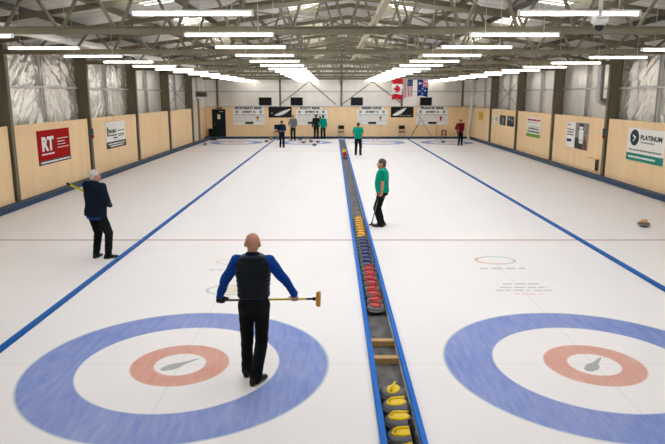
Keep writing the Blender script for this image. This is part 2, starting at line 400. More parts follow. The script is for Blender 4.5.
# side walls
def side_wall(name, Xp, Xf, sgn, rz):
    w = struct(obj(name, ([(Xf, YF, 0), (Xf, YB, 0), (Xf, YB, roof_z(Xf)), (Xf, YF, roof_z(Xf))], [(0, 1, 2, 3) if sgn < 0 else (3, 2, 1, 0)]), M['foil']))
    edges = [YF+.02, 6.0]+BAYS[:-1]+[YB-.05]
    edges = sorted(edges)
    for i in range(len(edges)-1):
        a, b = edges[i]+.0, edges[i+1]-.0
        gap = .10
        x0, x1 = sorted((Xp, Xp+sgn*.02))
        yb_ = b-gap
        if sgn < 0 and i == len(edges)-2:                          # the left back corner steps out to the foil line beyond the wooden post
            obj('plywood_panel', box(Xf+.05, Xf+.07, 41.85, b, .02, PLY), M['ply'], w); yb_ = 41.85
        o = obj('plywood_panel', box(x0, x1, a+gap, yb_, .05, PLY), M['ply'], w)
        # cap ledge between plywood top and the foil
        x0, x1 = sorted((Xp+sgn*.02, Xf-sgn*.01)); obj('ledge', box(x0, x1, a+gap, yb_, PLY-.06, PLY-.03), M['steel'], w)
        # creased foil sheets between the posts
        nx, nz = 84, 56; V = []; Fc = []
        cre = i == 3 or (i == 4 and sgn < 0)
        amp = (.06 if sgn < 0 and i == 3 else .03) if cre else 0.
        for iz in range(nz+1):
            for iy in range(nx+1):
                yy = a+.12+(b-a-.24)*iy/nx; zz = PLY-.1+(roof_z(Xf)-.02-PLY+.1)*iz/nz
                u = (yy-(a+b)/2); side = math.copysign(1, u)
                q1 = max(0, 1-abs(noise.noise(Vector((yy*1.5+zz*1.7*side, (zz-yy*side)*.40, i*5.3+side))))*3.0)**2
                q2 = max(0, 1-abs(noise.noise(Vector((yy*3.4+zz*4.0*side, (zz-yy*side)*.8, i*3.1))))*2.6)**2
                q3 = max(0, 1-abs(noise.noise(Vector((yy*6.0-zz*3.0*side, (zz+yy*side)*2., i*1.1))))*2.6)**2
                f = amp*(q1*.7+q2*.6+q3*.35) + .026*noise.noise(Vector((yy*2.6, zz*.22, i*2.7+sgn))) + .010*noise.noise(Vector((yy*7, zz*.5, i*2.7)))
                V.append((Xf-sgn*(.03+max(-.02, f)), yy, zz))
        for iz in range(nz):
            for iy in range(nx):
                k = iz*(nx+1)+iy; q = (k, k+1, k+nx+2, k+nx+1); Fc.append(q if sgn < 0 else q[::-1])
        obj('foil_sheet', (V, Fc), M['foil_creased'] if cre else M['foil'], w, smooth=True)
        mid = (a+b)/2
        for dy in ((-.08, .08) if b-a > 4 else (0,)):
            obj('batten', beam((Xf-sgn*.10, mid+dy, PLY-.05), (Xf-sgn*.10, mid+dy, roof_z(Xf)-.01), .05, .06), M['galv'], w)
        obj('girt_rail', beam((Xf-sgn*.13, a+.12, 3.36), (Xf-sgn*.13, b-.12, 3.36), .06, .07), M['galv'], w)
    return w
wl = side_wall('wall_left', XL, FL, -1, PI/2)
wr = side_wall('wall_right', XR, FR, 1, -PI/2)
for W, Xf, sg in ((wl, FL, -1), (wr, FR, 1)):                      # cross bracing in one far bay each
    a, b = BAYS[4]+.2, BAYS[5]-.2
    obj('brace_rod', tube([(Xf-sg*.2, a, PLY), (Xf-sg*.2, b, 4.1)], .025, 6), M['galv'], W); obj('brace_rod', tube([(Xf-sg*.2, b, PLY), (Xf-sg*.2, a, 4.1)], .025, 6), M['galv'], W)
# back wall
g = [(FL, YB, 0), (FR, YB, 0), (FR, YB, roof_z(FR)), (RIDGE_X, YB, roof_z(RIDGE_X)), (FL, YB, roof_z(FL))]
wb = struct(obj('wall_back', (g, [(0, 1, 2, 3, 4)]), M['foil']))
obj('plywood_panel', box(FL, FR, YB-.06, YB-.04, .02, PLY), M['ply'], wb)
obj('top_rail', box(FL, FR, YB-.10, YB-.02, PLY, PLY+.05), M['galv'], wb)
obj('girt_rail', box(FL, FR, YB-.10, YB-.04, 3.33, 3.40), M['galv'], wb)
for px in (280, 341.5, 402, 217, 463):
    X, _ = onY(px, 95, YB-.2); obj('wall_post', box(X-.07, X+.07, YB-.16, YB-.02, PLY+.03, roof_z(X)-.02), M['steel'], wb)
for ax, bx1, bx2 in ((309, 280, 336), (372.5, 342, 403)):
    xa, za = onY(ax, 81.5, YB-.2)
    for bx in (bx1, bx2):
        xb, zb = onY(bx, 104.5, YB-.2); obj('brace_rod', beam((xa, YB-.2, za), (xb, YB-.2, zb), .06, .06), M['steel'], wb)
wf = struct(obj('wall_front', ([(FL, YF, 0), (FR, YF, 0), (FR, YF, roof_z(FR)), (RIDGE_X, YF, roof_z(RIDGE_X)), (FL, YF, roof_z(FL))], [(4, 3, 2, 1, 0)]), M['wall_front']))
# kerbs
def kerb(name, g): o = obj(name, g, M['kerb']); bevel(o, .02, 2); return struct(o)
kerb('baseboard_left', box(XL+.0, -8.68, YF+.01, 45.1, 0, .15))
kerb('baseboard_right', box(9.86, XR, YF+.01, 45.1, 0, .15))
kerb('baseboard_back', box(FL+.08, XR, 45.1, 45.4, 0, .15))
# door in the back wall
x0, _ = onY(213.2, 120, YB-.1); x1, _ = onY(224.6, 120, YB-.1)
d1 = struct(obj('door_1', box(x0, x1, YB-.11, YB-.065, .03, 2.03), M['door']))
obj('door_frame', merge(box(x0-.07, x0, YB-.12, YB-.06, .03, 2.1), box(x1, x1+.07, YB-.12, YB-.06, .03, 2.1), box(x0-.07, x1+.07, YB-.12, YB-.06, 2.03, 2.1)), M['door'], d1)
obj('door_notice', box(x0+.32, x0+.53, YB-.118, YB-.11, 1.38, 1.72), M['paper'], d1)
obj('door_handle', tube([(x0+.09, YB-.11, .98), (x0+.09, YB-.16, .98), (x0+.2, YB-.16, .98)], .012, 8), M['galv'], d1)
obj('door_closer', box(x1-.35, x1-.08, YB-.16, YB-.11, 1.9, 1.96), M['galv'], d1)
t = tag(empty('exit_sign', (x0+.45, YB-.06, 2.13)), 'small dark sign fixed above the green door', 'sign')
obj('panel', box(-.22, .22, -.03, 0, 0, .1), M['photo_brown'], t)
# corner post and white lining in the left back corner
X, _ = onY(196.3, 120, 44.6)
t = struct(obj('trim_1', box(XL, XL+.06, 40.2, 41.4, .152, 2.80), M['cream']))
obj('corner_post', box(XL, XL+.10, 41.4, 41.85, .152, 2.85), mat('stained wood', srgb(150, 108, 66), .6), t)
# ------------------------------------------------------------------ columns
def column(x_in, x_out, y, label):
    sg = 1 if x_in > 0 else -1
    t = empty('steel_column', (x_in, y, 0)); d = abs(x_out-x_in)
    top = roof_z(x_out)-.25
    lo = .152
    obj('inner_flange', box(*sorted((0, sg*.02)), -.085, .085, lo, top), M['steel'], t)
    obj('outer_flange', box(*sorted((sg*(d-.06), sg*(d-.04))), -.10, .10, lo, top), M['steel'], t)
    obj('web', box(*sorted((sg*.02, sg*(d-.06))), -.045, .045, lo, top), M['steel'], t)
    tag(t, label, 'column', 'steel columns along the side walls')
    return t
LCOL = ['nearest steel column on the left wall, before the red sign', 'steel column on the left wall between red sign and white sign',
        'steel column on the left wall just beyond the white sign', 'fourth steel column along the left wall, between bare plywood panels', 'fifth and farthest steel column on the left wall near the corner lining']
RCOL = ['nearest steel column on the right wall, outside the frame edge', 'steel column on the right wall just beyond the teal sign, beside the grey duct', 'steel column on the right wall between green striped sign and people poster',
        'steel column on the right wall between dark posters and green striped sign', 'farthest steel column on the right wall beyond the small posters']
for i in range(5):
    column(XL+.09, FL, BAYS[i+1], LCOL[i])
    if i: column(XR-.09, FR, BAYS[i+1], RCOL[i])
# ------------------------------------------------------------------ trusses
CH = 4.255
for i, y in enumerate(BAYS):
    t = empty('roof_truss', (RIDGE_X, y, CH)); tag(t, 'grey-green steel roof truss spanning the hall, %s from the camera' % ORD[i], 'truss', 'roof trusses')
    xl, xr = FL+.05-RIDGE_X, FR-.05-RIDGE_X
    rz = lambda x: roof_z(x+RIDGE_X)-CH-.22
    obj('bottom_chord', merge(beam((xl, 0, 0), (xr, 0, 0), .10, .12), beam((xl, 0, .065), (xr, 0, .065), .16, .012)), M['steel'], t)
    obj('top_chord', beam((xl, 0, rz(xl)), (0, 0, rz(0)), .10, .12), M['steel'], t)
    obj('top_chord', beam((0, 0, rz(0)), (xr, 0, rz(xr)), .10, .12), M['steel'], t)
    x = -8.6; k = 0
    while x < xr-.6:
        for dx in (-.5, .5):
            hx = x+dx
            if rz(hx) < .14: continue
            obj('web_member', beam((x+.05*(1 if dx > 0 else -1), 0, .05), (hx, 0, rz(hx)-.03), .05, .06, (0, 1, 0)), M['steel'], t)
        x += 1.04; k += 1
# longitudinal tube and ducts above the chords
t = tag(obj('service_tube', beam((.74, 5.0, 4.39), (.74, YB-.3, 4.39), .09, .09), M['tube_beam']), 'long cream square tube running down the middle under the roof ridge', 'tube')
t = tag(obj('air_duct', tube([(-6.98, 4+3*k, 4.515) for k in range(14)], .10, 12), M['white_metal'], smooth=True), 'long white round duct above the left lanes under the roof', 'duct')
# corrugated duct on right wall
gd = []; pts = []; rs = []
Yd, _ = onX(600, 80, 9.95)
for k in range(42): z = 4.3-.03*k; pts.append((9.98, Yd, z)); rs.append(.125+.008*(k % 2))
for k in range(1, 9): a = k/8*PI/2; pts.append((9.98+.2*(1-math.cos(a)), Yd, 3.06-.2*math.sin(a))); rs.append(.125+.008*(k % 2))
for k in range(1, 6): pts.append((10.18+.04*k, Yd, 2.86)); rs.append(.125+.008*(k % 2))
tag(obj('ventilation_duct', tube(pts, .12, 16, rs), M['galv'], smooth=True), 'grey ribbed ventilation duct bending into the right wall', 'duct')
# leaning white pipe in the right back corner
a = onY(475, 80, 44.3); b = onY(468, 137, 44.3)
tag(obj('drain_pipe', tube([(b[0]+.02, 44.3, .0), (a[0], 44.35, a[1])], .11, 14), M['white_metal'], smooth=True), 'tall white pipe leaning in the right back corner', 'pipe')
# grille box on left back corner
a = onY(195.5, 97, 41.2); b = onY(207, 92, 41.2)
t = tag(empty('vent_grille', (a[0], 41.2, a[1])), 'grey slatted vent box high in the left back corner', 'vent')
w, h = b[0]-a[0], b[1]-a[1]
obj('casing', merge(box(0, w, 0, .3, 0, .04), box(0, w, 0, .3, h-.04, h), box(0, .04, 0, .3, 0, h), box(w-.04, w, 0, .3, 0, h), box(0, w, .25, .3, 0, h)), M['galv'], t)
obj('slats', merge(*[beam((.04, .06, .06+k*.055), (w-.04, .06, .06+k*.055), .06, .012, (0, -.5, 1)) for k in range(6)]), M['steel'], t)
obj('hanger', merge(tube([(.1, .15, h), (.1, .15, h+.9)], .012, 6), tube([(w-.1, .15, h), (w-.1, .15, h+.9)], .012, 6)), M['galv'], t)
# ------------------------------------------------------------------ tube lights
def make_light():
    t = empty('tube_light', (0, 0, 0)); L = 1.54
    obj('housing', merge(box(-L/2, L/2, -.034, .034, .020, .042)), M['white_metal'], t)
    df = tube([(-L/2+.03, 0, 0), (L/2-.03, 0, 0)], .026, 14)
    obj('diffuser', df, M['tube'], t, smooth=False)
    for s in (-1, 1):
        obj('end_cap', box(*sorted((s*(L/2-.03), s*L/2)), -.036, .036, -.03, .044), M['white_metal'], t)
        obj('hanger_wire', tube([(s*.5, 0, .05), (s*.5, 0, 1.0)], .006, 5), M['galv'], t)
    return t
LX = [('outer left', -6.24), ('left middle', -1.77), ('right middle', 3.115), ('outer right', 7.45)]
proto = None
LZ = {-6.24: 4.105, -1.77: 4.125, 3.115: 4.125, 7.45: 4.075}
LY = [8.17+2.825*k for k in range(-4, 14)]
for nm, x in LX:
    vis = 0
    for y in LY:
        if y > YB-.5 or y < YF+.5: continue
        o = make_light() if proto is None else copy_tree(proto)
        proto = proto or o
        o.location = (x, y, LZ[x])
        for ch in o.children:
            if ch.name.startswith('hanger_wire'): ch.scale = (1, 1, 1); 
        inview = y > {-6.24: 13, -1.77: 8, 3.115: 8, 7.45: 12.9}[x]
        if inview:
            tag(o, 'lit white tube light over the %s lane, %s from the camera' % (nm, ORD[vis]), 'light', 'tube lights under the roof'); vis += 1
        else: tag(o, 'lit white tube light over the %s lane, behind the frame edge' % nm, 'light', 'tube lights under the roof')
# hanger wires reach up to the roof lining of their own row
fix = {}
for o in [o for o in COL.objects if o.name.startswith('tube_light')]:
    need = roof_z(o.location.x)-o.location.z-.01
    for ch in o.children:
        if ch.name.startswith('hanger_wire'):
            key = round(need, 2)
            sx = ch.data.vertices[0].co.x
            ch.data = fix.setdefault((key, sx > 0), None) or fix.__setitem__((key, sx > 0), (lambda d: d)(bpy.data.meshes.new('hanger_wire'))) or fix[(key, sx > 0)]
            if not ch.data.vertices:
                gg = tube([(.5 if sx > 0 else -.5, 0, .05), (.5 if sx > 0 else -.5, 0, need)], .006, 5)
                ch.data.from_pydata([tuple(v) for v in gg[0]], [], gg[1]); ch.data.materials.append(M['galv'])
# security camera
zc = 6.3; X = (600-CX)*zc/F; v = (17-CY)/F*zc; Yc = zc*c_-v*s_; Zc = H-(zc*s_+v*c_)
t = tag(empty('security_camera', (X, Yc, Zc)), 'white dome security camera hanging on a pole from the roof', 'camera')
bevel(obj('housing', box(-.066, .066, -.066, .066, -.062, 0), M['white_metal'], t), .012, 3)
obj('trim_slot', box(-.045, .045, -.069, -.066, -.022, -.012), M['greyink'], t)
obj('collar', lathe([(.062, -.06), (.062, -.085), (.052, -.085)], 28), M['white_metal'], t, smooth=True)
obj('dome', lathe([(.052, -.08)] + [(.054*math.cos(a), -.085-.06*math.sin(a)) for a in [k*PI/2/8 for k in range(8)]] + [(.004, -.146)], 28), M['dome'], t, smooth=True)
obj('pole', tube([(0, 0, 0), (0, 0, roof_z(X)-Zc)], .02, 12), M['white_metal'], t, smooth=True)
obj('mount_plate', box(-.05, .05, -.05, .05, 0, .015), M['white_metal'], t)
# ------------------------------------------------------------------ dividers and trough
def divider(name, x, r, m, label):
    pts = []; rings = []
    prof = [(math.cos(a)*r, .002+max(0, math.sin(a))*r*1.5) for a in [k*PI/8 for k in range(9)]]
    g = loft([[Vector((x+p[0], y, p[1])) for p in prof] for y in (YF+.1, 10, 20, 30, 45.09)])
    o = obj(name, g, m, smooth=True); return tag(fixn(o), label, 'divider')
divider('lane_divider', -4.13, .042, M['foam'], 'blue foam lane divider along the left, outside the left house')
divider('lane_divider', 5.40, .042, M['foam'], 'blue foam lane divider along the right, outside the right house')
for sx, lb in ((-1, 'bright blue foam edging along the left side of the stone trough'), (1, 'bright blue foam edging along the right side of the stone trough')):
    x = TROUGH+sx*.184
    o = obj('trough_edging', box(x-.031, x+.031, YF+.1, 45.09, .0, .055), M['foam2']); bevel(o, .014, 2); tag(o, lb, 'edging')
for (px, py, lb) in ((384, 340, 'timber block across the stone trough, the one nearer the red stones'), (388, 357, 'timber block across the stone trough, the one nearer the yellow stones')):
    _, Y = onZ(px, py, 0.0)
    o = obj('timber_block', box(TROUGH-.152, TROUGH+.152, Y-.05, Y+.05, -.069, .005), M['timber']); bevel(o, .006); tag(o, lb, 'block', 'timber blocks in the trough')
# ------------------------------------------------------------------ curling stones
BODY = [(.02, 0), (.062, 0), (.075, .006), (.115, .022), (.136, .042), (.1435, .056), (.1435, .076), (.136, .092), (.115, .108), (.08, .116), (.02, .117)]
def stone_body():
    V, Fc = lathe(BODY, 28); n = 28; I = []
    for fi in range(len(Fc)):
        r = fi//n; I.append(1 if r in (5,) else 0)
    return V, Fc, I
def handle_geo():
    # leaf shaped cover plate with the grip rising from its end
    out = []
    for k in range(28):
        t = k*2*PI/28; cc, ss = math.cos(t), math.sin(t)
        out.append((.104*math.copysign(abs(cc)**1.1, cc), .068*ss))
    r0 = [Vector((p[0], p[1], .114)) for p in out]; r1 = [Vector((p[0], p[1], .124)) for p in out]; r2 = [Vector((p[0]*.86, p[1]*.8, .131)) for p in out]
    g1 = loft([r0, r1, r2])
    g2 = tube([(.075, 0, .125), (.078, 0, .150), (.060, 0, .166), (.02, 0, .168), (-.04, 0, .165), (-.085, 0, .163)], .013, 10, [.017, .015, .0145, .014, .013, .011])
    return merge(g1, g2)
SB = stone_body(); HG = handle_geo()
protos = {}
def stone(x, y, z, colour, rz, label, group):
    if colour not in protos:
        t = empty('curling_stone'); b = obj('body', SB, [M['granite'], M['gran_band']], t, smooth=True); fixn(b)
        h = fixn(obj('handle', HG, M['h_'+colour], t, smooth=False)); h['label'] = colour+' handle'
        protos[colour] = t
    else: t = copy_tree(protos[colour])
    t.location = (x, y, z); t.rotation_euler = (0, 0, rz)
    return tag(t, label, 'curling stone', group)
ZT = -.07
rnd = random.Random(3)
yy = 6.07
for k in range(5):
    h = {0: 1.2, 1: .25, 2: .1, 3: .2, 4: .5}[k]
    stone(TROUGH+rnd.uniform(-.008, .008), 4.93+.287*(4-k), ZT, 'yellow', h+PI, 'yellow handled curling stone in the front group of the trough, %s from the timber block' % ORD[k], 'front row of yellow stones')
_, yr = onZ(379, 309, ZT+.06)
n = 0
for col, word in (('red', 'red'), ('blue', 'blue'), ('amber', 'amber yellow')):
    for k in range(8):
        stone(TROUGH+rnd.uniform(-.009, .009), yr+.2885*n, ZT, col, rnd.uniform(-.35, .35)+(.5 if k % 2 else -.2), '%s handled curling stone in the long middle row, %s %s one from the camera' % (word, ORD[k], word.split()[0]), 'middle row of stones in the trough'); n += 1
_, yr = onZ(345.5, 157.5, ZT+.06)
for i in range(14):
    col = 'red' if i < 7 else 'yellow'
    stone(TROUGH, yr+.289*i, ZT, col, rnd.uniform(-.3, .3), '%s handled curling stone in the far trough row, %s from its near end' % (col, ORD[i]), 'far row of stones in the trough')
def loose(px, py, col, label, rz=0.):
    X, Y = onZ(px, py, .03); stone(X, Y, 0, col, rz, label, 'loose stones on the ice')
loose(643.5, 225.5, 'orange', 'orange handled curling stone alone on the right outer lane', .2)
loose(205, 145, 'blue', 'dark curling stone alone near the left kerb, below the green door', .4)
for px, py, col, lb in ((300, 140, 'black', 'dark curling stone left of the yellow one behind the blue jacketed man'), (303.6, 142.8, 'yellow', 'yellow handled curling stone between grey sweater and black jacket players'),
        (311, 141.8, 'red', 'reddish curling stone in the middle of the far cluster'), (314.5, 145.5, 'black', 'dark curling stone nearest the camera in the far cluster'), (317.8, 142.5, 'red', 'reddish curling stone at the right end of the far cluster'),
        (305.8, 138.9, 'blue', 'dark stone by the back kerb, left one behind the far cluster'), (309.8, 138.9, 'blue', 'dark stone by the back kerb, right one behind the far cluster'),
        (266.5, 141.8, 'red', 'red handled stone by the far end of the left blue divider'), (270.7, 139.6, 'yellow', 'yellow handled stone by the far end of the left divider, left one'), (277.6, 139.4, 'yellow', 'yellow handled stone behind the blue jacketed man, beside the chair'),
        (368, 138.8, 'blue', 'dark stone at the back kerb right of the far green player, left of three'), (373.5, 138.8, 'black', 'dark stone at the back kerb right of the far green player, middle of three'), (378, 138.8, 'blue', 'dark stone at the back kerb right of the far green player, right of three'),
        (437, 138.8, 'black', 'dark stone at the back kerb below the fourth board, left one'), (441.3, 138.8, 'black', 'dark stone at the back kerb below the fourth board, right one'), (443.3, 142.2, 'blue', 'bluish stone in the far house left of the maroon jacket player')):
    loose(px, py, col, lb, rnd.uniform(0, 3))
# black stick standing at the front of the trough
tX, tZ = onY(410, 421, 4.6); bX, bZ = onY(417.5, 446, 4.56)
bx_ = tX+(bX-tX)/(tZ-bZ)*(tZ-ZT)
tag(obj('black_stick', merge(tube([(min(bx_, .76), 4.52, ZT+.002), (tX, 4.60, tZ)], .018, 12), cone((tX, 4.60, tZ-.02), (tX, 4.60, tZ), .021, .02)), M['black'], smooth=True), 'black upright stick standing in the trough before the front yellow stones', 'stick')
# ------------------------------------------------------------------ signs
def sign(name, wall, p0, p1, label, m, cat='sign', th=.02, off=.004):
    """p0 = (x, y) of the picture's upper left corner, p1 = lower left, plus right edge x"""
    (xa, ya), (xb, yb, xr) = p0, p1
    if wall in 'LR':
        X = XL+.02+off if wall == 'L' else XR-.02-off
        X = XL+.004 if wall == 'L' else XR-.004
        Y0, Z1 = onX(xa, ya, X); _, Z0 = onX(xb, yb, X); Y1, _ = onX(xr, ya, X)
        t = empty(name, (X, (Y0+Y1)/2, Z0), PI/2 if wall == 'L' else -PI/2); w = abs(Y1-Y0)
    else:
        Y = YB-.064
        X0, Z1 = onY(xa, ya, Y); _, Z0 = onY(xb, yb, Y); X1, _ = onY(xr, ya, Y)
        t = empty(name, ((X0+X1)/2, Y, Z0)); w = X1-X0
    h = Z1-Z0
    obj('panel', box(-w/2, w/2, -th, 0, 0, h), m, t); tag(t, label, cat)
    return t, w, h, -th-.001
def put(t, name, g, m, y): return obj(name, (([Vector((v[0], v[1]+y, v[2])) for v in g[0]]), g[1]), m, t)
# left red sign
t, w, h, y = sign('sponsor_sign', 'L', (36, 131.3), (36, 167, 68.3), 'red sign with big white RT letters on the left wall', M['red'])
put(t, 'bottom_strip', rect(-w/2, w/2, 0, h*.13), M['dgrey'], y)
put(t, 'strip_lettering', lines_geo(-w*.46, w*.46, h*.065, h*.05, 1), M['paper'], y-.002)
put(t, 'letter_shadow', text_geo('RT', w*.40, h*.44, -w*.20, h*.585, bold=.06), M['dgrey'], y)
put(t, 'lettering', text_geo('RT', w*.36, h*.42, -w*.215, h*.60, bold=.045), M['paper'], y-.004)
put(t, 'small_lettering', merge(lines_geo(-w*.41, -w*.02, h*.30, h*.045, 4)), M['paper'], y)
put(t, 'side_lettering', merge(*[lines_geo(w*.08, w*(.08+q), h*zz, h*.022, 10+k) for k, (zz, q) in enumerate(((.71, .36), (.62, .24), (.53, .26), (.44, .38)))]), M['paper'], y)
# left white sign
t, w, h, y = sign('sponsor_sign', 'L', (104.6, 122.6), (104.6, 150, 124.3), 'white sign with green lettering and dark bottom strip on the left wall', M['paper'])
put(t, 'bottom_strip', rect(-w/2, w/2, 0, h*.25), M['dgrey'], y)
put(t, 'strip_lettering', merge(lines_geo(-w*.42, w*.44, h*.165, h*.05, 2), lines_geo(-w*.33, w*.36, h*.08, h*.05, 3)), M['paper'], y-.002)
put(t, 'logo_mark', merge(rect(-w*.44, -w*.38, h*.46, h*.78), rect(-w*.44, -w*.30, h*.66, h*.70)), M['red'], y)
put(t, 'logo_leaf', slab([(-w*.46, h*.70), (-w*.41, h*.84), (-w*.36, h*.70)], -.004, 0), M['dkgreen'], y-.002)
put(t, 'green_lettering', lines_geo(-w*.34, w*.02, h*.64, h*.13, 12), M['dkgreen'], y)
for zz, q0, q1, hh in ((.49, -.36, .02, .05), (.38, -.14, .04, .05), (.64, .10, .44, .04), (.50, .10, .42, .04), (.44, .10, .40, .03)): put(t, 'lettering', lines_geo(w*q0, w*q1, h*zz, h*hh, int(zz*100)), M['ink'], y)
# right teal sign
t, w, h, y = sign('sponsor_sign', 'R', (629.4, 127.4), (629.4, 159.4, 667.5), 'white and teal sign reading PLATINUM on the right wall', M['paper'])
put(t, 'bottom_strip', rect(-w/2, w/2, 0, h*.23), M['teal'], y)
put(t, 'strip_lettering', lines_geo(-w*.44, w*.30, h*.115, h*.055, 20), M['paper'], y-.002)
put(t, 'logo_disc', disc(-w*.30, h*.71, w*.125, h*.25), M['navyink'], y)
put(t, 'logo_mark', merge(slab([(-w*.345, h*.80), (-w*.25, h*.73), (-w*.285, h*.70), (-w*.35, h*.75)], -.004, 0), slab([(-w*.25, h*.73), (-w*.335, h*.58), (-w*.335, h*.63), (-w*.285, h*.71)], -.004, 0)), M['paper'], y-.005)
put(t, 'lettering', text_geo('PLATINUM', w*.56, h*.15, w*.15, h*.74, bold=.035), M['navyink'], y)
put(t, 'small_lettering', lines_geo(-w*.12, w*.25, h*.59, h*.045, 21), M['photo_grey'], y)
put(t, 'slogan_lettering', lines_geo(-w*.44, w*.45, h*.335, h*.05, 22), M['greyink'], y)
# right poster with a standing figure
t, w, h, y = sign('poster', 'R', (567.8, 121.3), (567.8, 146.5, 589.8), 'poster with grey print on the left half and a photo of a person right', M['paper'], 'poster')
put(t, 'photo_print', rect(-w*.07, w/2, 0, h), M['photo_grey'], y)
put(t, 'printed_figure', merge(disc(w*.19, h*.84, w*.07, h*.09), rect(w*.10, w*.30, h*.36, h*.74), rect(w*.14, w*.29, h*.2, h*.34)), M['paper'], y-.004)
put(t, 'printed_shade', rect(-w*.07, w*.10, h*.02, h*.42), M['photo_dark'], y-.006)
put(t, 'printed_trousers', rect(w*.10, w*.30, h*.0, h*.22), M['photo_dark'], y-.006)
put(t, 'printed_hair', rect(w*.11, w*.29, h*.86, h*.97), M['photo_dark'], y-.006)
put(t, 'printed_brown', slab([(w*.32, h*.02), (w*.48, h*.0), (w*.45, h*.30), (w*.34, h*.52)], -.004, 0), M['photo_brown'], y-.006)
put(t, 'lettering', merge(*[lines_geo(-w*.46, -w*q, h*zz, h*.045, 30+k) for k, (zz, q) in enumerate(((.88, .32), (.70, .14), (.60, .16), (.50, .15)))]), M['ink'], y)
put(t, 'button', rect(-w*.46, -w*.24, h*.22, h*.33), M['flag_blue'], y)
# right sign with green strip
t, w, h, y = sign('sponsor_sign', 'R', (527.8, 116.6), (527.8, 136, 541.5), 'white sign with red heading and green bottom strip on the right wall', M['paper'])
put(t, 'bottom_strip', rect(-w/2, w/2, 0, h*.17), M['green'], y)
put(t, 'heading', lines_geo(-w*.46, w*.46, h*.86, h*.09, 40), M['red'], y)
put(t, 'green_line', lines_geo(-w*.44, w*.3, h*.72, h*.025, 41), M['green'], y)
put(t, 'lettering', merge(lines_geo(-w*.42, w*.42, h*.42, h*.07, 42), lines_geo(-w*.44, w*.45, h*.27, h*.08, 43), lines_geo(-w*.3, w*.4, h*.53, h*.02, 44)), M['ink'], y)
# small posters
t, w, h, y = sign('poster', 'R', (500.4, 115), (500.4, 124.8, 505.8), 'small dark photo poster with teal foot on the right wall', M['photo_dark'], 'poster')
put(t, 'print', merge(rect(w*.0, w*.25, h*.25, h*.75)), M['photo_sky'], y); put(t, 'foot', rect(-w*.4, w*.4, h*.06, h*.2), M['teal'], y)
t, w, h, y = sign('poster', 'R', (507.7, 115.8), (507.7, 126, 514.3), 'small dark photo poster with pale shapes, beside the steel column', M['photo_dark'], 'poster')
put(t, 'print', merge(rect(-w*.35, w*.0, h*.6, h*.85), rect(w*.12, w*.38, h*.45, h*.7)), M['photo_sky'], y)
t, w, h, y = sign('poster', 'R', (494.3, 114.8), (494.3, 122.3, 498), 'small white sheet with grey print, farthest of the three small posters', M['paper'], 'poster')
put(t, 'print', rect(w*.0, w*.3, h*.2, h*.75), M['photo_sky'], y)
t, w, h, y = sign('poster', 'R', (479.2, 111.5), (479.2, 119.7, 483.3), 'yellow poster on the right wall near the white pipe', M['yellow'], 'poster')
put(t, 'print', lines_geo(-w*.3, w*.3, h*.5, h*.07, 50), M['ink'], y)
# back boards
BRD = [('MCKNIGHT RINK', 'SHEET A', 233.4, 264.6, 235, 262.4, 'white rink board reading SHEET A, between door and fern banner'),
       ('SCOTT RINK', 'SHEET B', 296, 327.5, 300, 320.4, 'white rink board reading SHEET B behind the two standing players'),
       ('GREEN RINK', 'SHEET C', 357, 387.6, 361.2, 382.2, 'white rink board reading SHEET C behind the far green player'),
       ('FRANCIS RINK', 'SHEET D', 417, 448.2, 420.4, 444.4, 'white rink board reading SHEET D, rightmost on the back wall')]
for a, b, x0, x1, t0, t1, lb in BRD:
    t, w, h, y = sign('rink_board', 'B', (x0, 109.7), (x0, 124.7, x1), lb, M['banner'], 'board')
    k = w/(x1-x0); mid = (x0+x1)/2
    nx0, nx1 = (t0-mid-1.6)*k, (t1-mid+1.6)*k
    obj('name_plate', box(nx0, nx1, -.02, 0, h, h+.27), M['banner'], t)
    put(t, 'name_lettering', text_geo(a, (t1-t0)*k, .19, (nx0+nx1)/2, h+.12, bold=.05), M['ink'], y)
    put(t, 'sheet_lettering', text_geo(b, w*.42, .145, 0, h*.86, bold=.05), M['ink'], y)
    put(t, 'crest', disc(-w*.39, h*.86, .10, .10), M['photo_grey'], y); put(t, 'crest', disc(w*.37, h*.86, .09, .10), M['photo_sky'], y)
    put(t, 'column_headings', merge(lines_geo(-w*.46, -w*.30, h*.66, .055, 60), lines_geo(-w*.26, w*.26, h*.66, .055, 61), lines_geo(w*.30, w*.46, h*.66, .055, 62)), M['greyink'], y)
    put(t, 'ruled_lines', merge(*[rect(-w*.47, w*.47, h*zz, h*zz+.012) for zz in (.56, .47, .38, .29, .2)]), M['photo_grey'], y)
    put(t, 'number_box', rect(-w*.13, w*.13, h*.05, h*.19), M['ink'], y)
    put(t, 'marker_red', rect(w*.24, w*.30, h*.42, h*.56), M['red'] if b[-1] in 'AD' else M['photo_brown'], y-.004)
    put(t, 'marker_yellow', rect(w*.245, w*.295, h*.26, h*.42), M['yellow'] if b[-1] != 'D' else M['red'], y-.004)
for x0, x1, y0, y1, lb, flip in ((268.4, 291.6, 106.4, 117.6, 'black banner with pale fern frond, between boards A and B', 1), (391, 413.6, 106.8, 117.4, 'black banner with silver fern frond, between boards C and D', 0)):
    t, w, h, y = sign('fern_banner', 'B', (x0, y0), (x0, y1, x1), lb, M['black'], 'banner', .012)
    if flip:
        g = fern_geo(-w*.24, w*.45, h*.22, h*.82)
    else:
        g = fern_geo(-w*.42, w*.18, h*.22, h*.95)
    put(t, 'fern_frond', g, M['banner'], y)
    put(t, 'lettering', lines_geo(-w*.40, -w*.30, h*.4, h*.10, 70) if flip else lines_geo(-w*.1, w*.42, h*.17, h*.10, 71), M['photo_grey'], y)
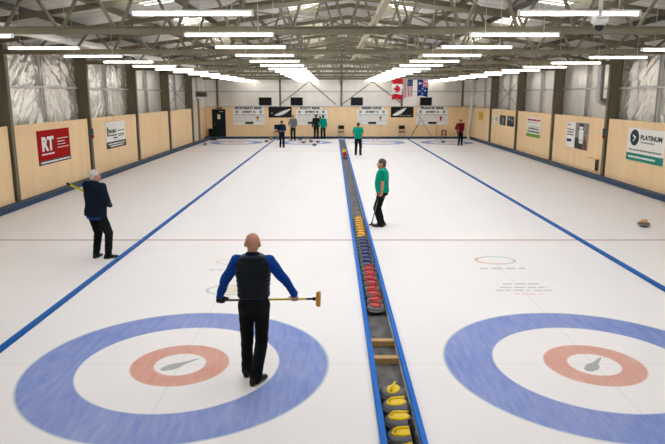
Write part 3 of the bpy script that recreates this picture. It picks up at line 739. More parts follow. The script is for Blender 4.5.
for i, (x0, x1) in enumerate(((259, 271.4), (290.6, 302.7), (350.8, 363), (420, 432))):
    Y = YB-.2; a = onY(x0, 105.4, Y); b = onY(x1, 97.4, Y)
    t = tag(empty('scoreboard_screen', (a[0], Y, a[1])), 'black screen on the back wall, %s, above the rink boards' % ['leftmost', 'second from the left', 'third from the left', 'rightmost'][i], 'screen', 'screens on the back wall')
    w, h = b[0]-a[0], b[1]-a[1]
    bevel(obj('casing', box(0, w, 0, .08, 0, h), M['black'], t), .012, 2); obj('display', box(.03, w-.03, -.004, .0, .03, h-.03), M['screen'], t); obj('bracket', box(w*.4, w*.6, .08, .19, h*.3, h*.7), M['steel_dark'], t)
# call points on columns
for (x, y, lb) in ((XL+.09, BAYS[2], 'blue and red alarm call point on the left steel column'), (XR-.09, BAYS[2], 'blue and red alarm call point on the right steel column')):
    t = tag(empty('call_point', (x, y, 1.55)), lb, 'alarm'); s = 1 if x < 0 else -1
    bevel(obj('blue_box', box(*sorted((0, s*.06)), -.05, .05, .13, .36), M['callblue'], t), .01); bevel(obj('red_box', box(*sorted((0, s*.06)), -.05, .05, 0, .12), M['callred'], t), .01)
# plywood box on right wall
X = XR-.1; Y0, Z1 = onX(587, 157, X); Y1, Z0 = onX(595.5, 171, X)
t = tag(empty('wall_box', (XR, (Y0+Y1)/2, Z0)), 'small plywood box fixed low on the right wall below the poster', 'box'); w = abs(Y0-Y1); h = Z1-Z0
obj('case', box(-.14, -.0, -w/2, w/2, 0, h), M['ply'], t); obj('shade_panel', box(-.142, -.004, -w/2-.012, -w/2, .02, h-.02), M['steel_dark'], t)  # shade on the box's near side put in as a dark panel
# black bin beside the door, dark pad on the kerb
a = onY(208.7, 136, 45.7); b = onY(213, 128.3, 45.7)
t = tag(empty('rubbish_bin', (max((a[0]+b[0])/2, FL+.27), 45.75, 0)), 'black rubbish bin beside the green door', 'bin')
obj('body', sections([(0.0, .14, .13, 0, 0), (.62, .17, .16, 0, 0)], 20, 4), M['black'], t); obj('lid', sections([(.62, .18, .17, 0, 0), (.68, .17, .16, 0, 0), (.71, .10, .1, 0, 0)], 20, 4), M['black'], t)
tag(bevel(obj('foot_pad', box(-8.6, -8.2, 43.7, 43.95, .0, .12), M['black']), .02), 'small black pad on the ice at the left back corner', 'pad')
# ------------------------------------------------------------------ chairs by the back wall
def chair(X, Y, label, back=True, top=.92):
    t = empty('folding_chair' if back else 'wooden_stool', (X, Y, 0))
    if back:
        bevel(obj('seat', box(-.22, .22, -.2, .2, .44, .49), M['black'], t), .015)
        bevel(obj('backrest', box(-.22, .22, .17, .21, .66, top), M['black'], t), .015)
        for s in (-1, 1):
            obj('leg', tube([(s*.2, -.18, .44), (s*.21, -.22, 0)], .013, 8), M['galv'], t); obj('leg', tube([(s*.2, .19, top-.06), (s*.2, .19, .44), (s*.21, .24, 0)], .013, 8), M['galv'], t)
        obj('stretcher', tube([(-.2, -.2, .2), (.2, -.2, .2)], .01, 8), M['galv'], t)
    else:
        bevel(obj('seat', box(-.17, .17, -.15, .15, .54, .59), M['photo_brown'], t), .012)
        for s in (-1, 1):
            for q in (-1, 1): obj('leg', beam((s*.13, q*.11, .54), (s*.17, q*.14, 0), .035, .035), M['photo_brown'], t)
        obj('stretcher', merge(beam((-.15, -.125, .25), (.15, -.125, .25), .025, .03), beam((-.15, .125, .25), (.15, .125, .25), .025, .03)), M['photo_brown'], t)
    return tag(t, label, 'chair' if back else 'stool')
chair(onY(341.2, 130, 45.75)[0], 45.72, 'black chair with metal legs at the far end of the stone trough')
chair(onY(402, 130, 45.75)[0], 45.72, 'black chair with metal legs below the right fern banner')
chair(onY(277, 130, 45.75)[0], 45.72, 'black chair at the back wall behind the blue jacketed man', top=.98)
chair(onY(444, 130, 45.75)[0], 45.75, 'small brown stool below the SHEET D board', False)
# grey poles leaning at board D
a = onY(416.7, 112.5, 45.95); b = onY(432.5, 137, 45.6)
tag(obj('leaning_pole', beam((a[0], 45.93, a[1]), (b[0], 45.55, .0), .13, .06), M['galv']), 'thick grey pole leaning on the back wall across board D', 'pole')
a = onY(420, 121, 45.9); b = onY(410, 137, 45.6)
tag(obj('leaning_pole', beam((a[0], 45.99, a[1]), (b[0], 45.55, .0), .04, .04), M['steel']), 'thin grey pole leaning the other way left of the thick one', 'pole')
a = onY(437.2, 121, 45.5)
tag(obj('measuring_stick', merge(tube([(a[0], 45.52, 0.0), (a[0], 45.55, a[1])], .016, 8), box(a[0]-.06, a[0]+.06, 45.46, 45.58, 0, .07)), M['greyink']), 'thin upright stick behind the kerb below board D', 'stick')
# ------------------------------------------------------------------ flags hung from the sixth truss
def flag(name, px0, px1, py0, py1, label, painter):
    Yf = BAYS[5]-.14-(.22 if px0 < 400 else 0)
    x0, z1 = onY(px0, py0, Yf); x1, z0 = onY(px1, py1, Yf); w, h = x1-x0, z1-z0
    t = tag(empty(name, ((x0+x1)/2, Yf, z1)), label, 'flag', 'flags hanging near the back wall')
    nx, nz = 36, 72; V = []; Fc = []; I = []
    wav = lambda u, v: .045*math.sin(u*9+v*2.2+px0)*(.25+v) + .02*math.sin(u*17-v*3)
    drop = lambda u, v: -.06*v*math.sin(u*5+px0)
    for j in range(nz+1):
        for i in range(nx+1):
            u, v = i/nx, j/nz; V.append((-w/2+u*w*(1-.06*v), wav(u, v), -v*h+drop(u, v)*.8))
    for j in range(nz):
        for i in range(nx):
            k = j*(nx+1)+i; Fc.append((k, k+nx+1, k+nx+2, k+1)); I.append(painter((i+.5)/nx, (j+.5)/nz))
    o = obj('cloth', (V, Fc, I), [M['flag_red'], M['flag_white'], M['flag_blue'], M['flag_navy'], M['flag_pink']], t, smooth=True)
    sm = o.modifiers.new('thick', 'SOLIDIFY'); sm.thickness = .004
    obj('hanging_rod', tube([(-w/2-.03, 0, .01), (w/2+.03, 0, .01)], .012, 8), M['galv'], t)
    obj('cord', merge(tube([(-w/2, 0, .01), (-w/2, .0, CH-.06-z1)], .005, 5), tube([(w/2, 0, .01), (w/2, 0, CH-.06-z1)], .005, 5)), M['galv'], t)
    return t
LEAF = [(0, .5), (.1, .32), (.2, .38), (.17, .12), (.32, .26), (.36, .17), (.5, .2), (.45, .05), (.5, -.02), (.25, -.22), (.28, -.33), (.03, -.28), (.03, -.5), (-.03, -.5), (-.03, -.28), (-.28, -.33), (-.25, -.22), (-.5, -.02), (-.45, .05), (-.5, .2), (-.36, .17), (-.32, .26), (-.17, .12), (-.2, .38), (-.1, .32)]
def inside(p, poly):
    r = False; n = len(poly)
    for i in range(n):
        (x1, y1), (x2, y2) = poly[i], poly[(i+1) % n]
        if (y1 > p[1]) != (y2 > p[1]) and p[0] < (x2-x1)*(p[1]-y1)/(y2-y1)+x1: r = not r
    return r
def p_can(u, v):
    if v < .25 or v > .75: return 0
    return 0 if inside(((v-.5)*2.6, -(u-.5)*1.25), LEAF) else 1
def p_usa(u, v):
    if u > .46 and v < .42: return 1 if (int(u*30) % 4 == 1 and int(v*34) % 4 == 1) else 3
    return 4 if int((1-u)*13) % 2 == 0 else 1
def star(u, v, cu, cv, r): 
    du, dv = (u-cu), (v-cv)*2.0; d = math.hypot(du, dv); a = math.atan2(dv, du); return d < r*(.62+.38*math.cos(a*7))
def p_aus(u, v):
    if u > .5 and v < .48:
        uu, vv = (u-.75)/.25, (v-.24)/.24
        if abs(uu) < .13 or abs(vv) < .13: return 0
        if abs(uu) < .26 or abs(vv) < .26: return 1
        if abs(abs(uu)-abs(vv)) < .10: return 0
        if abs(abs(uu)-abs(vv)) < .26: return 1
        return 2
    for cu, cv, r in ((.25, .25, .17), (.5, .88, .08), (.2, .70, .09), (.75, .66, .09), (.5, .58, .08), (.4, .72, .05)):
        if star(u, v, cu, cv, r): return 1
    return 2
flag('national_flag', 392.3, 402.6, 78.8, 99.6, 'red and white maple leaf flag hanging from the roof truss', p_can)
flag('national_flag', 402.4, 412.6, 79, 97, 'red and white striped flag with navy canton hanging from the truss', p_usa)
flag('national_flag', 417.5, 428.2, 79.2, 96.3, 'blue flag with white stars and red cross canton hanging from the truss', p_aus)
# ------------------------------------------------------------------ people
def remesh(g, vox, smooth=2):
    me = bpy.data.meshes.new('tmp'); me.from_pydata([tuple(v) for v in g[0]], [], g[1])
    o = bpy.data.objects.new('tmp', me); COL.objects.link(o)
    m = o.modifiers.new('r', 'REMESH'); m.mode = 'VOXEL'; m.voxel_size = vox
    if smooth: sm = o.modifiers.new('s', 'SMOOTH'); sm.iterations = smooth; sm.factor = .5
    dg = bpy.context.evaluated_depsgraph_get(); r = bpy.data.meshes.new_from_object(o.evaluated_get(dg))
    V = [v.co.copy() for v in r.vertices]; Nn = [v.normal.copy() for v in r.vertices]; Fc = [tuple(p.vertices) for p in r.polygons]
    bpy.data.objects.remove(o); bpy.data.meshes.remove(me); bpy.data.meshes.remove(r)
    return V, Nn, Fc
def ik(S0, W, l1, l2, pole):
    d = W-S0; L = d.length
    if L > (l1+l2)*.995: k = L/((l1+l2)*.995); l1 *= k; l2 *= k
    a = (l1*l1-l2*l2+L*L)/(2*L); hgt = math.sqrt(max(0, l1*l1-a*a)); dn = d.normalized()
    p = Vector(pole); p = (p-dn*p.dot(dn)).normalized()
    return S0+dn*a+p*hgt
def rot_about(v, axis, ang): return Matrix.Rotation(ang, 3, axis) @ v
def hand_geo(w, d, n, s, curl=.35, thumb=.5, k=1.):
    """w wrist, d finger direction, n palm normal, s towards the thumb"""
    d = d.normalized(); s = (s-d*s.dot(d)).normalized(); n = (n-d*n.dot(d)-s*n.dot(s)).normalized()
    gs = [cone(w-d*.02, w+d*.02, .026*k, .025*k)]
    for i in range(4):
        o = (1.5-i)*.0205*k; gs.append(cone(w+d*.012+s*o*.7, w+d*(.085-.006*abs(i-1.2))*k+s*o, .0155*k, .013*k, 10))
    for i, ln in enumerate((.072, .08, .075, .058)):
        p = w+d*(.085-.006*abs(i-1.2))*k+s*(1.5-i)*.0205*k; dd = d.copy(); axis = d.cross(n).normalized()
        for j, fr in enumerate((.45, .31, .24)):
            dd = rot_about(dd, axis, curl*(1. if j else .8)*(1+.06*i)); q = p+dd*ln*fr*k*1.05
            gs.append(cone(p, q, (.0098-.0012*j)*k, (.0092-.0014*j)*k, 10)); p = q
    p = w+d*.022*k+s*.026*k; dd = (d*.62+s*.72+n*(.2+.25*thumb)).normalized(); axis = (d*.4+s).cross(n).normalized()
    for j, ln in enumerate((.042, .034, .027)):
        q = p+dd*ln*k; gs.append(cone(p, q, (.0135-.0018*j)*k, (.0118-.0016*j)*k, 10)); p = q; dd = (dd+n*.45*thumb+d*.35*(1 if j == 0 else .3)-s*.25*thumb).normalized()
    return merge(*gs)
def noise_fold(V, N, amp, f=(9, 9, 5), seed=0, mask=None):
    out = []
    for v, n in zip(V, N):
        q = noise.noise(Vector((v.x*f[0]+seed, v.y*f[1], v.z*f[2]))) + .5*noise.noise(Vector((v.x*f[0]*2.3, v.y*f[1]*2.3+seed, v.z*f[2]*2.6)))
        out.append(v+n*q*amp*(mask(v) if mask else 1))
    return out
class Person: pass
def person(name, label, X, Y, yaw, h=1.70, feet=None, hands=None, lean=0., side=0., head_yaw=0., head_pitch=0., build=1., belly=0., vox=.0075,
           skin='skin', hair=None, hair_full=1., top=None, hem=.86, under=None, vest=None, trousers='blacktr', shoe='shoe', gloves=(None, None),
           arm=1., poles=None, sleeves=True, short=False, jacket_open=None, hips=None, collar=None, cap=None):
    t = tag(empty('person', (X, Y, 0), yaw), label, 'person')
    k = h/1.70
    feet = feet or ((-.10, .02), (.10, -.02))
    fdir = [Vector((math.sin(f[2]) if len(f) > 2 else 0, math.cos(f[2]) if len(f) > 2 else 1, 0)) for f in feet]
    hc = Vector((hips[0] if hips else 0, hips[1] if hips else 0, .915*k))
    up = Matrix.Translation(hc) @ Matrix.Rotation(-lean, 4, 'X') @ Matrix.Rotation(side, 4, 'Y') @ Matrix.Translation(-hc)
    U = lambda v: up @ Vector(v)
    hip = [hc+Vector((sx*.088*k, 0, -.03)) for sx in (-1, 1)]
    lift = [f[3] if len(f) > 3 else 0. for f in feet]
    ank = [Vector((f[0], f[1], .085*k+lf)) for f, lf in zip(feet, lift)]
    knee = [ik(hip[i], ank[i], .43*k, .405*k, Vector((0, 1, 0))*.8+fdir[i]*.5) for i in (0, 1)]
    sh = [U((hc.x+sx*.178*k*build**.5, hc.y-.005, 1.405*k)) for sx in (-1, 1)]
    defw = [Vector((hc.x+sx*.27*k, hc.y+.06, .86*k)) for sx in (-1, 1)]
    W = [Vector(hands[i]['w']) if hands and hands[i] else defw[i] for i in (0, 1)]
    pol = poles or (Vector((-.5, -1, 0)), Vector((.5, -1, 0)))
    elb = [ik(sh[i], W[i], .295*k*arm, .265*k*arm, pol[i]) for i in (0, 1)]
    b = build
    tors = lambda inf, z0, z1: [(z, rx+inf, ry+inf, cx, cy) for z, rx, ry, cx, cy in [
        (.80*k, .135*k*b, .105*k*b, hc.x, hc.y), (.90*k, .168*k*b, .122*k*b, hc.x, hc.y), (1.00*k, .158*k*b, (.115+.04*belly)*k*b, hc.x, hc.y+.045*belly), (1.10*k, .152*k*b, (.112+.05*belly)*k*b, hc.x, hc.y+.055*belly),
        (1.22*k, .165*k*b, (.118+.02*belly)*k*b, hc.x, hc.y+.02*belly), (1.33*k, .175*k*b, .115*k*b, hc.x, hc.y), (1.40*k, .165*k*b, .092*k*b, hc.x, hc.y-.005), (1.445*k, .11*k, .075*k, hc.x, hc.y-.008), (1.475*k, .062*k, .06*k, hc.x, hc.y-.005)] if z0 <= z <= z1]
    def tgeo(inf, z0=0, z1=9, extra=None):
        sec = tors(inf, z0, z1)
        if extra: sec = extra(sec)
        g = sections(sec, 28, 2.5); return [U(v) for v in g[0]], g[1]
    # head in its own frame
    hp = U((hc.x, hc.y+.015*k, 1.70*k-.098)); Hm = Matrix.Translation(hp) @ Matrix.Rotation(-head_yaw, 4, 'Z') @ Matrix.Rotation(-head_pitch, 4, 'X')
    nk = U((hc.x, hc.y-.008, 1.43*k))
    hd = [ell((0, -.006, .012), .076, .097, .088), ell((0, .018, -.035), .068, .078, .08), ell((0, .036, -.09), .05, .055, .042), cone((0, .088, -.012), (0, .112, -.045), .008, .0145), cone((-.014, .098, -.05), (.014, .098, -.05), .009, .009),
          ell((0, .07, .004), .056, .026, .014), ell((-.04, .062, -.045), .026, .03, .024), ell((.04, .062, -.045), .026, .03, .024), ell((0, .083, -.118), .022, .018, .018),
          ell((-.078, -.012, -.022), .010, .02, .032), ell((.078, -.012, -.022), .010, .02, .032), cone((-.026, .088, -.083), (.026, .088, -.083), .0085, .0085)]
    hd = [xf(q, Hm) for q in hd]
    neck = cone(nk-Vector((0, 0, .03)), Hm @ Vector((0, -.025, -.06)), .058*k, .056)
    arms = []; 
    for i in (0, 1):
        arms += [cone(sh[i], elb[i], .05*k*b, .041*k*b), cone(elb[i], W[i], .041*k*b, .026*k), cone(sh[i]+(U((0, 0, 1.40*k))-U((0, 0, 1.40*k))), sh[i], .055*k, .055*k)]
    hgs = []
    for i in (0, 1):
        hd_i = hands[i] if hands and hands[i] else {}
        d = Vector(hd_i.get('d', tuple((W[i]-elb[i]).normalized()))); n = Vector(hd_i.get('n', (-1 if i else 1, 0, 0))); sd = Vector(hd_i.get('s', (0, 1, 0)))
        hgs.append(hand_geo(W[i], d, n, sd, hd_i.get('curl', .35), hd_i.get('thumb', .4), k*hd_i.get('k', 1.)))
    legs = []
    for i in (0, 1):
        legs += [cone(hip[i], knee[i], .082*k*b, .056*k), cone(knee[i], ank[i], .055*k, .038*k), cone(knee[i]+(ank[i]-knee[i])*.28-fdir[i]*.012, knee[i]+(ank[i]-knee[i])*.5, .046*k, .038*k),
                 cone(ank[i]-fdir[i]*.03-Vector((0, 0, .045)), ank[i]+fdir[i]*.12-Vector((0, 0, .055)), .03*k, .026*k)]
    V, N, Fc = remesh(merge(tgeo(-.012), *hd, neck, *arms, *hgs, *legs), vox*.85, 2)
    me = (V, Fc, [0]*len(Fc))
    extras = []
    for s in (-1, 1):
        extras += [withm(xf(ell((s*.031, .079, -.018), .0135, .0115, .0095, 12, 8), Hm), 1), withm(xf(ell((s*.031, .0885, -.018), .0055, .0035, .0055, 10, 6), Hm), 2)]
    extras.append(withm(xf(ell((0, .0975, -.083), .024, .004, .006, 12, 6), Hm), 3))
    body = obj('body', merge(me, *extras), [M[skin], M['eye'], M['iris'], M['lip']], t, smooth=True)
    # trousers
    tg = []
    for i in (0, 1):
        mid = knee[i]+(ank[i]-knee[i])*.5
        tg += [cone(hip[i]+Vector((0, 0, .02)), knee[i], .100*k*b, .079*k*b**.5), cone(knee[i], ank[i]+Vector((0, 0, -.03*k)), .078*k*b**.5, .066*k)]
    tb = [s for s in tors(.008, 0, 1.04*k)]
    tg.append(sections([(.80*k, .14*k*b, .11*k*b, hc.x, hc.y)]+tb, 26, 2.4))
    V, N, Fc = remesh(merge(*tg), vox*1.2, 3)
    V = noise_fold(V, N, .007, (8, 8, 11), X, lambda v: 1 if v.z < .8 else .4)
    lowz = .04
    obj('trousers', (V, Fc), M[trousers], t, smooth=True)
    # shoes
    for i in (0, 1):
        f = fdir[i]; r = Vector((f.y, -f.x, 0)); base = Vector((feet[i][0], feet[i][1], lift[i])); rings = []
        for u, wd, ht in ((-.085, .018, .05), (-.075, .032, .085), (-.03, .040, .098), (.03, .040, .09), (.09, .046, .066), (.15, .048, .052), (.185, .036, .042), (.20, .015, .03)):
            ring = []
            for q in range(14):
                a = q*2*PI/14; cc, ss = math.cos(a), math.sin(a)
                zz = ht*k*(.5+.5*math.copysign(abs(ss)**.6, ss)); 
                ring.append(base + f*u*k + r*wd*k*math.copysign(abs(cc)**.7, cc)*(1 if ss < .2 else 1-.35*ss) + Vector((0, 0, zz)))
            rings.append(ring)
        o = obj('shoe', loft(rings), M[shoe], t, smooth=True); fixn(o)
        obj('sole', xf(sections([(0, .135*k, .046*k, .055*k, 0), (.016*k, .137*k, .048*k, .055*k, 0)], 20, 2.6), Matrix.Translation(base) @ Matrix((( f.x, r.x, 0, 0), (f.y, r.y, 0, 0), (0, 0, 1, 0), (0, 0, 0, 1)))), M['shoe_grey'], o)
    # tops
    def topgeo(inf, z0, arm=True, frac=1., aw=.0):
        sec = lambda s: ([(z0, (s[0][1] if s[0][0] > z0 else s[0][1]), s[0][2], s[0][3], s[0][4])]+s) if s[0][0] > z0+.005 else s
        g = [tgeo(inf, z0, 9, sec)]
        for i in (0, 1):
            if arm:
                e = elb[i]; w = W[i]+(elb[i]-W[i])*.04
                g += [cone(sh[i]+Vector((0, 0, -.008)), sh[i]+(e-sh[i])*min(1, frac), .064*k*b+inf*.5+aw, .053*k*b+inf*.4+aw)]
                if frac >= 1: g += [cone(e, w, .053*k*b+inf*.4+aw, .036*k+inf*.3+aw)]
                g += [cone(sh[i], U((hc.x, hc.y, 1.38*k)), .07*k*b, .07*k)]
        return merge(*g)
    if under:
        V, N, Fc = remesh(topgeo(.016, hem-.055, False), vox*1.2, 2)
        obj('shirt', (V, Fc), M[under], t, smooth=True)
    if top:
        V, N, Fc = remesh(topgeo(.022, hem, True, .62 if short else 1.), vox*1.1, 3)
        V = noise_fold(V, N, .006, (9, 9, 7), X*3, lambda v: .5+.8*abs(v.x-hc.x)/.2)
        obj('jacket' if not short else 'shirt', (V, Fc), M[top], t, smooth=True)
    if vest:
        V, N, Fc = remesh(topgeo(.028, hem, False), vox*1.0, 3)
        pitch = .052
        def ribs(v):
            z = (v.z-hem)/pitch; return .010*abs(math.sin(PI*z))**.6
        V = [v+n*(ribs(v)-.004+.0025*noise.noise(Vector((v.x*22, v.y*22, v.z*9)))) for v, n in zip(V, N)]
        obj('vest', (V, Fc), M[vest], t, smooth=True)
    if collar:
        cz = U((hc.x, hc.y-.008, 1.452*k))
        pr = [(.075, -.02), (.078, .0), (.074, .038), (.068, .048), (.060, .046), (.060, -.02)]
        g = lathe([(r*k, z) for r, z in pr], 24); obj('collar', ([cz+Vector((v.x, v.y, v.z-.25*v.y)) for v in g[0]], g[1]), M[collar], t, smooth=True)
    # hair
    if hair:
        g = ell((0, -.010, .020), .083, .102, .090, 28, 16); V = []
        for v in g[0]:
            n = noise.noise(v*38)*.004 + noise.noise(v*90)*.002
            lim = .045 if v.y > .03 else (-.075 if v.y < -.02 else .0)
            if v.y > .055: v = Vector((v.x*.93, v.y*.93, max(v.z, .05)))
            if abs(v.x) > .05 and v.y > -.03: v = Vector((v.x, v.y, max(v.z, .0)))
            V.append(v*(1+n*6))
        gn = [g]
        gg = merge((V, g[1]), ell((0, -.055, -.045), .066, .05, .05, 20, 10))
        Vh, Nh, Fh = remesh(gg, .008, 2)
        Vh = [v + n*(noise.noise(v*45)*.006) for v, n in zip(Vh, Nh)]
        obj('hair', ([Hm @ v for v in Vh], Fh), M[hair], t, smooth=True)
    for i in (0, 1):
        if gloves[i]:
            hd_i = hands[i] if hands and hands[i] else {}
            d = Vector(hd_i.get('d', tuple((W[i]-elb[i]).normalized()))); n = Vector(hd_i.get('n', (-1 if i else 1, 0, 0))); sd = Vector(hd_i.get('s', (0, 1, 0)))
            g = hand_geo(W[i], d, n, sd, hd_i.get('curl', .35), hd_i.get('thumb', .4), k*1.12)
            V, N, Fc = remesh(g, .005, 1); obj('glove', ([v+n2*.003 for v, n2 in zip(V, N)], Fc), M[gloves[i]], t, smooth=True)
    P = Person(); P.root = t; P.W = W; P.elb = elb; P.sh = sh
    P.mx = Matrix.Translation((X, Y, 0)) @ Matrix.Rotation(yaw, 4, 'Z')
    return P
def grip(rod_pt, rod_dir, d, n, k=1.):
    """hand holding a rod: returns the wrist so that the rod lies in the closed fingers"""
    rd = Vector(rod_dir).normalized(); d = Vector(d); d = (d-rd*d.dot(rd)).normalized(); n = Vector(n); n = (n-d*n.dot(d)-rd*n.dot(rd)).normalized()
    w = Vector(rod_pt)-d*.088*k-n*.026*k
    return dict(w=tuple(w), d=tuple(d), n=tuple(n), s=tuple(rd), curl=1.15, thumb=1.1)
def broom(label, p, q, segs, head='bristle', head_dir=(0, 0, -1), hr=.013, mx=None, hs=(.10, .03, .045), grp=None, la=None):
    """handle from p (butt) to q (head), coloured segments [(fraction, material)]"""
    p, q = Vector(p), Vector(q)
    if mx: p, q = mx @ p, mx @ q; head_dir = (mx.to_3x3() @ Vector(head_dir))
    t = tag(empty('curling_broom', tuple(q)), label, 'broom', grp); a = 0; gs = []; ms = []
    for i, (f, mm) in enumerate(segs):
        g = tube([p+(q-p)*a-q, p+(q-p)*f-q], hr, 12); gs.append(withm(g, i)); ms.append(M[mm]); a = f
    obj('handle', merge(*gs), ms, t, smooth=True)
    dn = (q-p).normalized(); hd = Vector(head_dir).normalized()
    sd = Vector(la) if la else dn.cross(hd)
    sd = (sd-hd*sd.dot(hd)).normalized(); wd_ = hd.cross(sd)
    obj('joint', cone(-dn*.03, hd*.012, .02, .022), M['black'], t, smooth=True)
    L_, Wd, Th = hs
    mxh = Matrix(((sd.x, wd_.x, hd.x, 0), (sd.y, wd_.y, hd.y, 0), (sd.z, wd_.z, hd.z, 0), (0, 0, 0, 1)))
    o = obj('brush_plate', xf(sections([(.0, L_*.93, Wd*.8, 0, 0), (.018, L_, Wd, 0, 0)], 24, 3.5), mxh), M['black'] if head != 'bristle' else M['yellow'], t); fixn(o)
    o = obj('brush_pad', xf(sections([(.018, L_*1.0, Wd*1.05, 0, 0), (.018+Th, L_*1.03, Wd*1.1, 0, 0)], 24, 3.5), mxh), M[head], t); fixn(o)
    return t
# --- foreground bald man with quilted vest, broom held across his thighs
X0, Y0 = -.845, 6.33
rz_ = .86
lw, rw_ = (-.42, .27, rz_+.01), (.445, .27, rz_+.015)
rod = Vector((1, 0, .01))
gl = grip((-.405, .27, rz_+.0), rod, (-.35, .3, -.8), (.2, .9, -.2)); gr = grip((.425, .27, rz_+.012), rod, (.35, .3, -.8), (-.2, .9, -.2))
# palms lie behind the rod and the fingers close over its far side
gl['s'] = (1, 0, 0); gr['s'] = (-1, 0, 0)
P1 = person('person', 'bald man seen from behind in quilted navy vest and blue sleeves, holding a broom across', X0, Y0, 0, h=1.69, arm=.95, feet=((-.125, .19, -.05), (-.0, -.03, .5)), hips=(.0, .0),
            hands=(gl, gr), head_yaw=.0, head_pitch=.06, build=.93, vox=.0065, skin='skin_pink', top='royal', hem=1.0, vest='vest', gloves=('glove', None), collar='blackj', poles=(Vector((-1, -.6, -.3)), Vector((1, -.6, -.3))))
broom('broom with yellow and brown handle held across by the vested man', (-.46, .27, rz_-.001), (.665, .27, rz_+.018), [(.40, 'broom_brown'), (.90, 'broom_yellow'), (1., 'black')], 'bristle', (1, -.25, .0), .012, P1.mx, (.086, .034, .022), la=(.1, .1, 1))
# --- left man in navy jacket, broom under his arm
X0, Y0 = -4.54, 11.62
yaw = -math.radians(24)
P2 = person('person', 'white haired man in navy jacket on the left lane, broom tucked under his arm', X0, Y0, yaw, h=1.73, side=.05, feet=((-.09, .02, -.25), (.17, .07, .62)),
            hands=(dict(w=(-.06, .26, 1.06), d=(.8, .4, .1), n=(0, -.5, -1), s=(0, .3, 1), curl=.6), dict(w=(.215, .17, 1.03), d=(-.55, .8, .1), n=(0, -.6, -.8), s=(0, .3, 1), curl=.6)),
            poles=(Vector((-1, -.6, -1.2)), Vector((1, -.9, -.6))), head_yaw=.45, build=1.14, belly=.3, hair='hair_white', top='navyj', hem=.85, under='bluehem', collar='navyj', skin='skin_pink')
a = P2.mx.inverted()
Pt = Vector(onY(66.5, 183.2, 11.55)); q = a @ Vector((Pt.x, 11.55, Pt.y))
broom('yellow broom tucked under the arm of the white haired man', tuple(q), (.05, .34, 1.04), [(.08, 'black'), (.75, 'broom_yellow'), (1., 'black')], 'bristle', (.4, .3, -1), .021, P2.mx, (.07, .026, .015))
# --- green shirt man beside the trough
X0, Y0 = 1.20, 14.62
yaw = math.radians(78)
hx = onY(381, 198, 14.4)
gp = Vector((.20, .12, .82))
P3m = Matrix.Translation((X0, Y0, 0)) @ Matrix.Rotation(yaw, 4, 'Z')
tip_w = Vector((*onZ(371.5, 225.5, .02), .03)); tip = P3m.inverted() @ tip_w
gpl = Vector((-.255, .05, .80))
gr = grip(gpl, tip-gpl, (0, .3, -.9), (1, 0, 0)); gr['s'] = tuple((gpl-tip).normalized())
P3 = person('person', 'grey haired man in jade green shirt beside the stone trough, holding a broom', X0, Y0, yaw, h=1.63, feet=((-.09, .03, .0), (.09, .0, .0)),
            hands=(gr, dict(w=(.2, .1, .80), curl=.4)), lean=.03, head_yaw=-.12, build=1.14, belly=.35, hair='hair_grey', top='jade', hem=.84, short=True, skin='skin_pink')
broom('dark broom held by the green shirted man, its head on the ice beside the trough', tuple(gpl+(gpl-tip).normalized()*.06), tuple(tip+Vector((0, 0, .03))), [(.3, 'black'), (1., 'broom_grey')], 'callred', (0, 0, -1), .013, P3.mx, (.08, .03, .012))
# --- far players
def far(px, py, label, yaw, h, **kw):
    X, Y = onZ(px, py, 0)
    if Y > 44.85: k = 44.85/Y; Y = 44.85; X = (px-CX)*(Y*c_+H*s_)/F
    return person('person', label, X, Y, yaw, h=h, vox=.010, **kw)
far(358, 155.2, 'man in jade green shirt standing with his back turned on the far right lane', math.radians(-8), 1.70, feet=((-.12, 0, -.2), (.12, 0, .3)), hands=(dict(w=(-.2, .2, .95)), dict(w=(.2, .2, .95))), build=1.05, hair='hair_dark', top='jade', hem=.86, short=True)
gq = grip((.16, .26, .95), (0, .1, 1), (-.2, .8, -.3), (-1, 0, 0))
P5 = far(459.5, 145.5, 'player in maroon jacket facing the camera in the far right house', math.radians(185), 1.62, feet=((-.12, 0, -.1), (.10, .1, .1)), hands=(dict(w=(-.1, .26, .92), curl=.6), gq), lean=.08, build=1.1, hair='hair_grey', top='redj', hem=.82, head_pitch=.3)
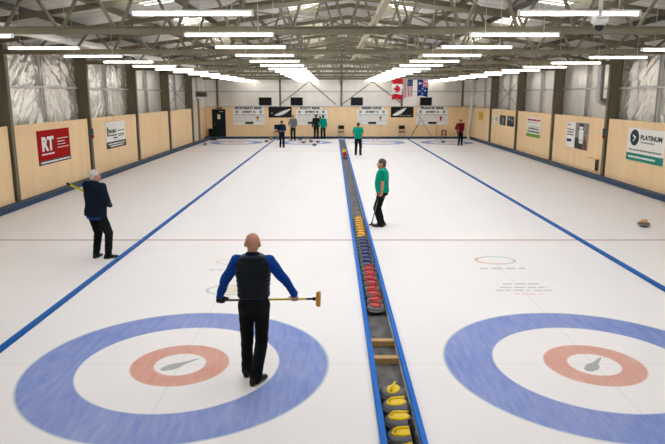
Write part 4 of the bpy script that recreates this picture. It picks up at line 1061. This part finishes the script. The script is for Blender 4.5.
broom('light broom held upright by the maroon jacket player', (.16, .26, 1.05), (.17, .36, .045), [(1., 'broom_grey')], 'bristle', (0, 0, -1), .014, P5.mx, (.09, .03, .02))
far(282, 147.5, 'player in blue jacket walking by the far left divider, head bowed', math.radians(190), 1.60, feet=((-.09, .12, 0), (.09, -.1, 0)), hands=(dict(w=(-.12, .2, 1.0), curl=.6), dict(w=(.12, .2, 1.0), curl=.6)), lean=.1, head_pitch=.55, hair='hair_dark', top='bluej', hem=.84, collar='bluej')
gq = grip((.20, .24, 1.0), (0, .1, 1), (-.2, .8, -.3), (-1, 0, 0))
P7 = far(293.3, 140.3, 'player in grey sweater standing with a yellow broom before board A', math.radians(176), 1.74, feet=((-.11, 0, -.1), (.11, 0, .1)), hands=(dict(w=(-.18, .16, .95), curl=.5), gq), hair='hair_dark', top='greyj', hem=.88)
broom('yellow broom held upright by the grey sweater player', (.20, .24, 1.12), (.20, .34, .05), [(1., 'broom_yellow')], 'yellow', (0, 0, -1), .016, P7.mx, (.1, .035, .03))
P8 = far(316.2, 138, 'player in black jacket with back turned before board B', math.radians(-5), 1.74, feet=((-.11, 0, -.1), (.11, 0, .2)), hands=(None, dict(w=(.14, .30, 1.22), curl=.4)), hair='hair_dark', top='blackj', hem=.84)
P9 = far(323.2, 138, 'player in jade green jacket with back turned before board B', math.radians(10), 1.70, feet=((-.11, 0, -.1), (.11, 0, .1)), hair='hair_dark', top='jade2', hem=.80)
# red cloth held up by the black-jacketed player
w = P8.mx @ P8.W[1]
o = obj('red_cloth', ell((w.x+.02, w.y+.07, w.z+.12), .05, .03, .11), M['flag_red'], smooth=True); tag(o, 'small red cloth in the hand of the black jacket player', 'cloth')
# ------------------------------------------------------------------ daylight through the skylights
wd = bpy.data.worlds.new('sky'); S.world = wd; wd.use_nodes = True
bg = wd.node_tree.nodes['Background']; bg.inputs[0].default_value = (.92, .96, 1., 1); bg.inputs[1].default_value = 7.0
S.view_settings.view_transform = 'Standard'; S.view_settings.look = 'None'; S.view_settings.exposure = 0.79; S.view_settings.gamma = 1; S.view_settings.use_curve_mapping = False
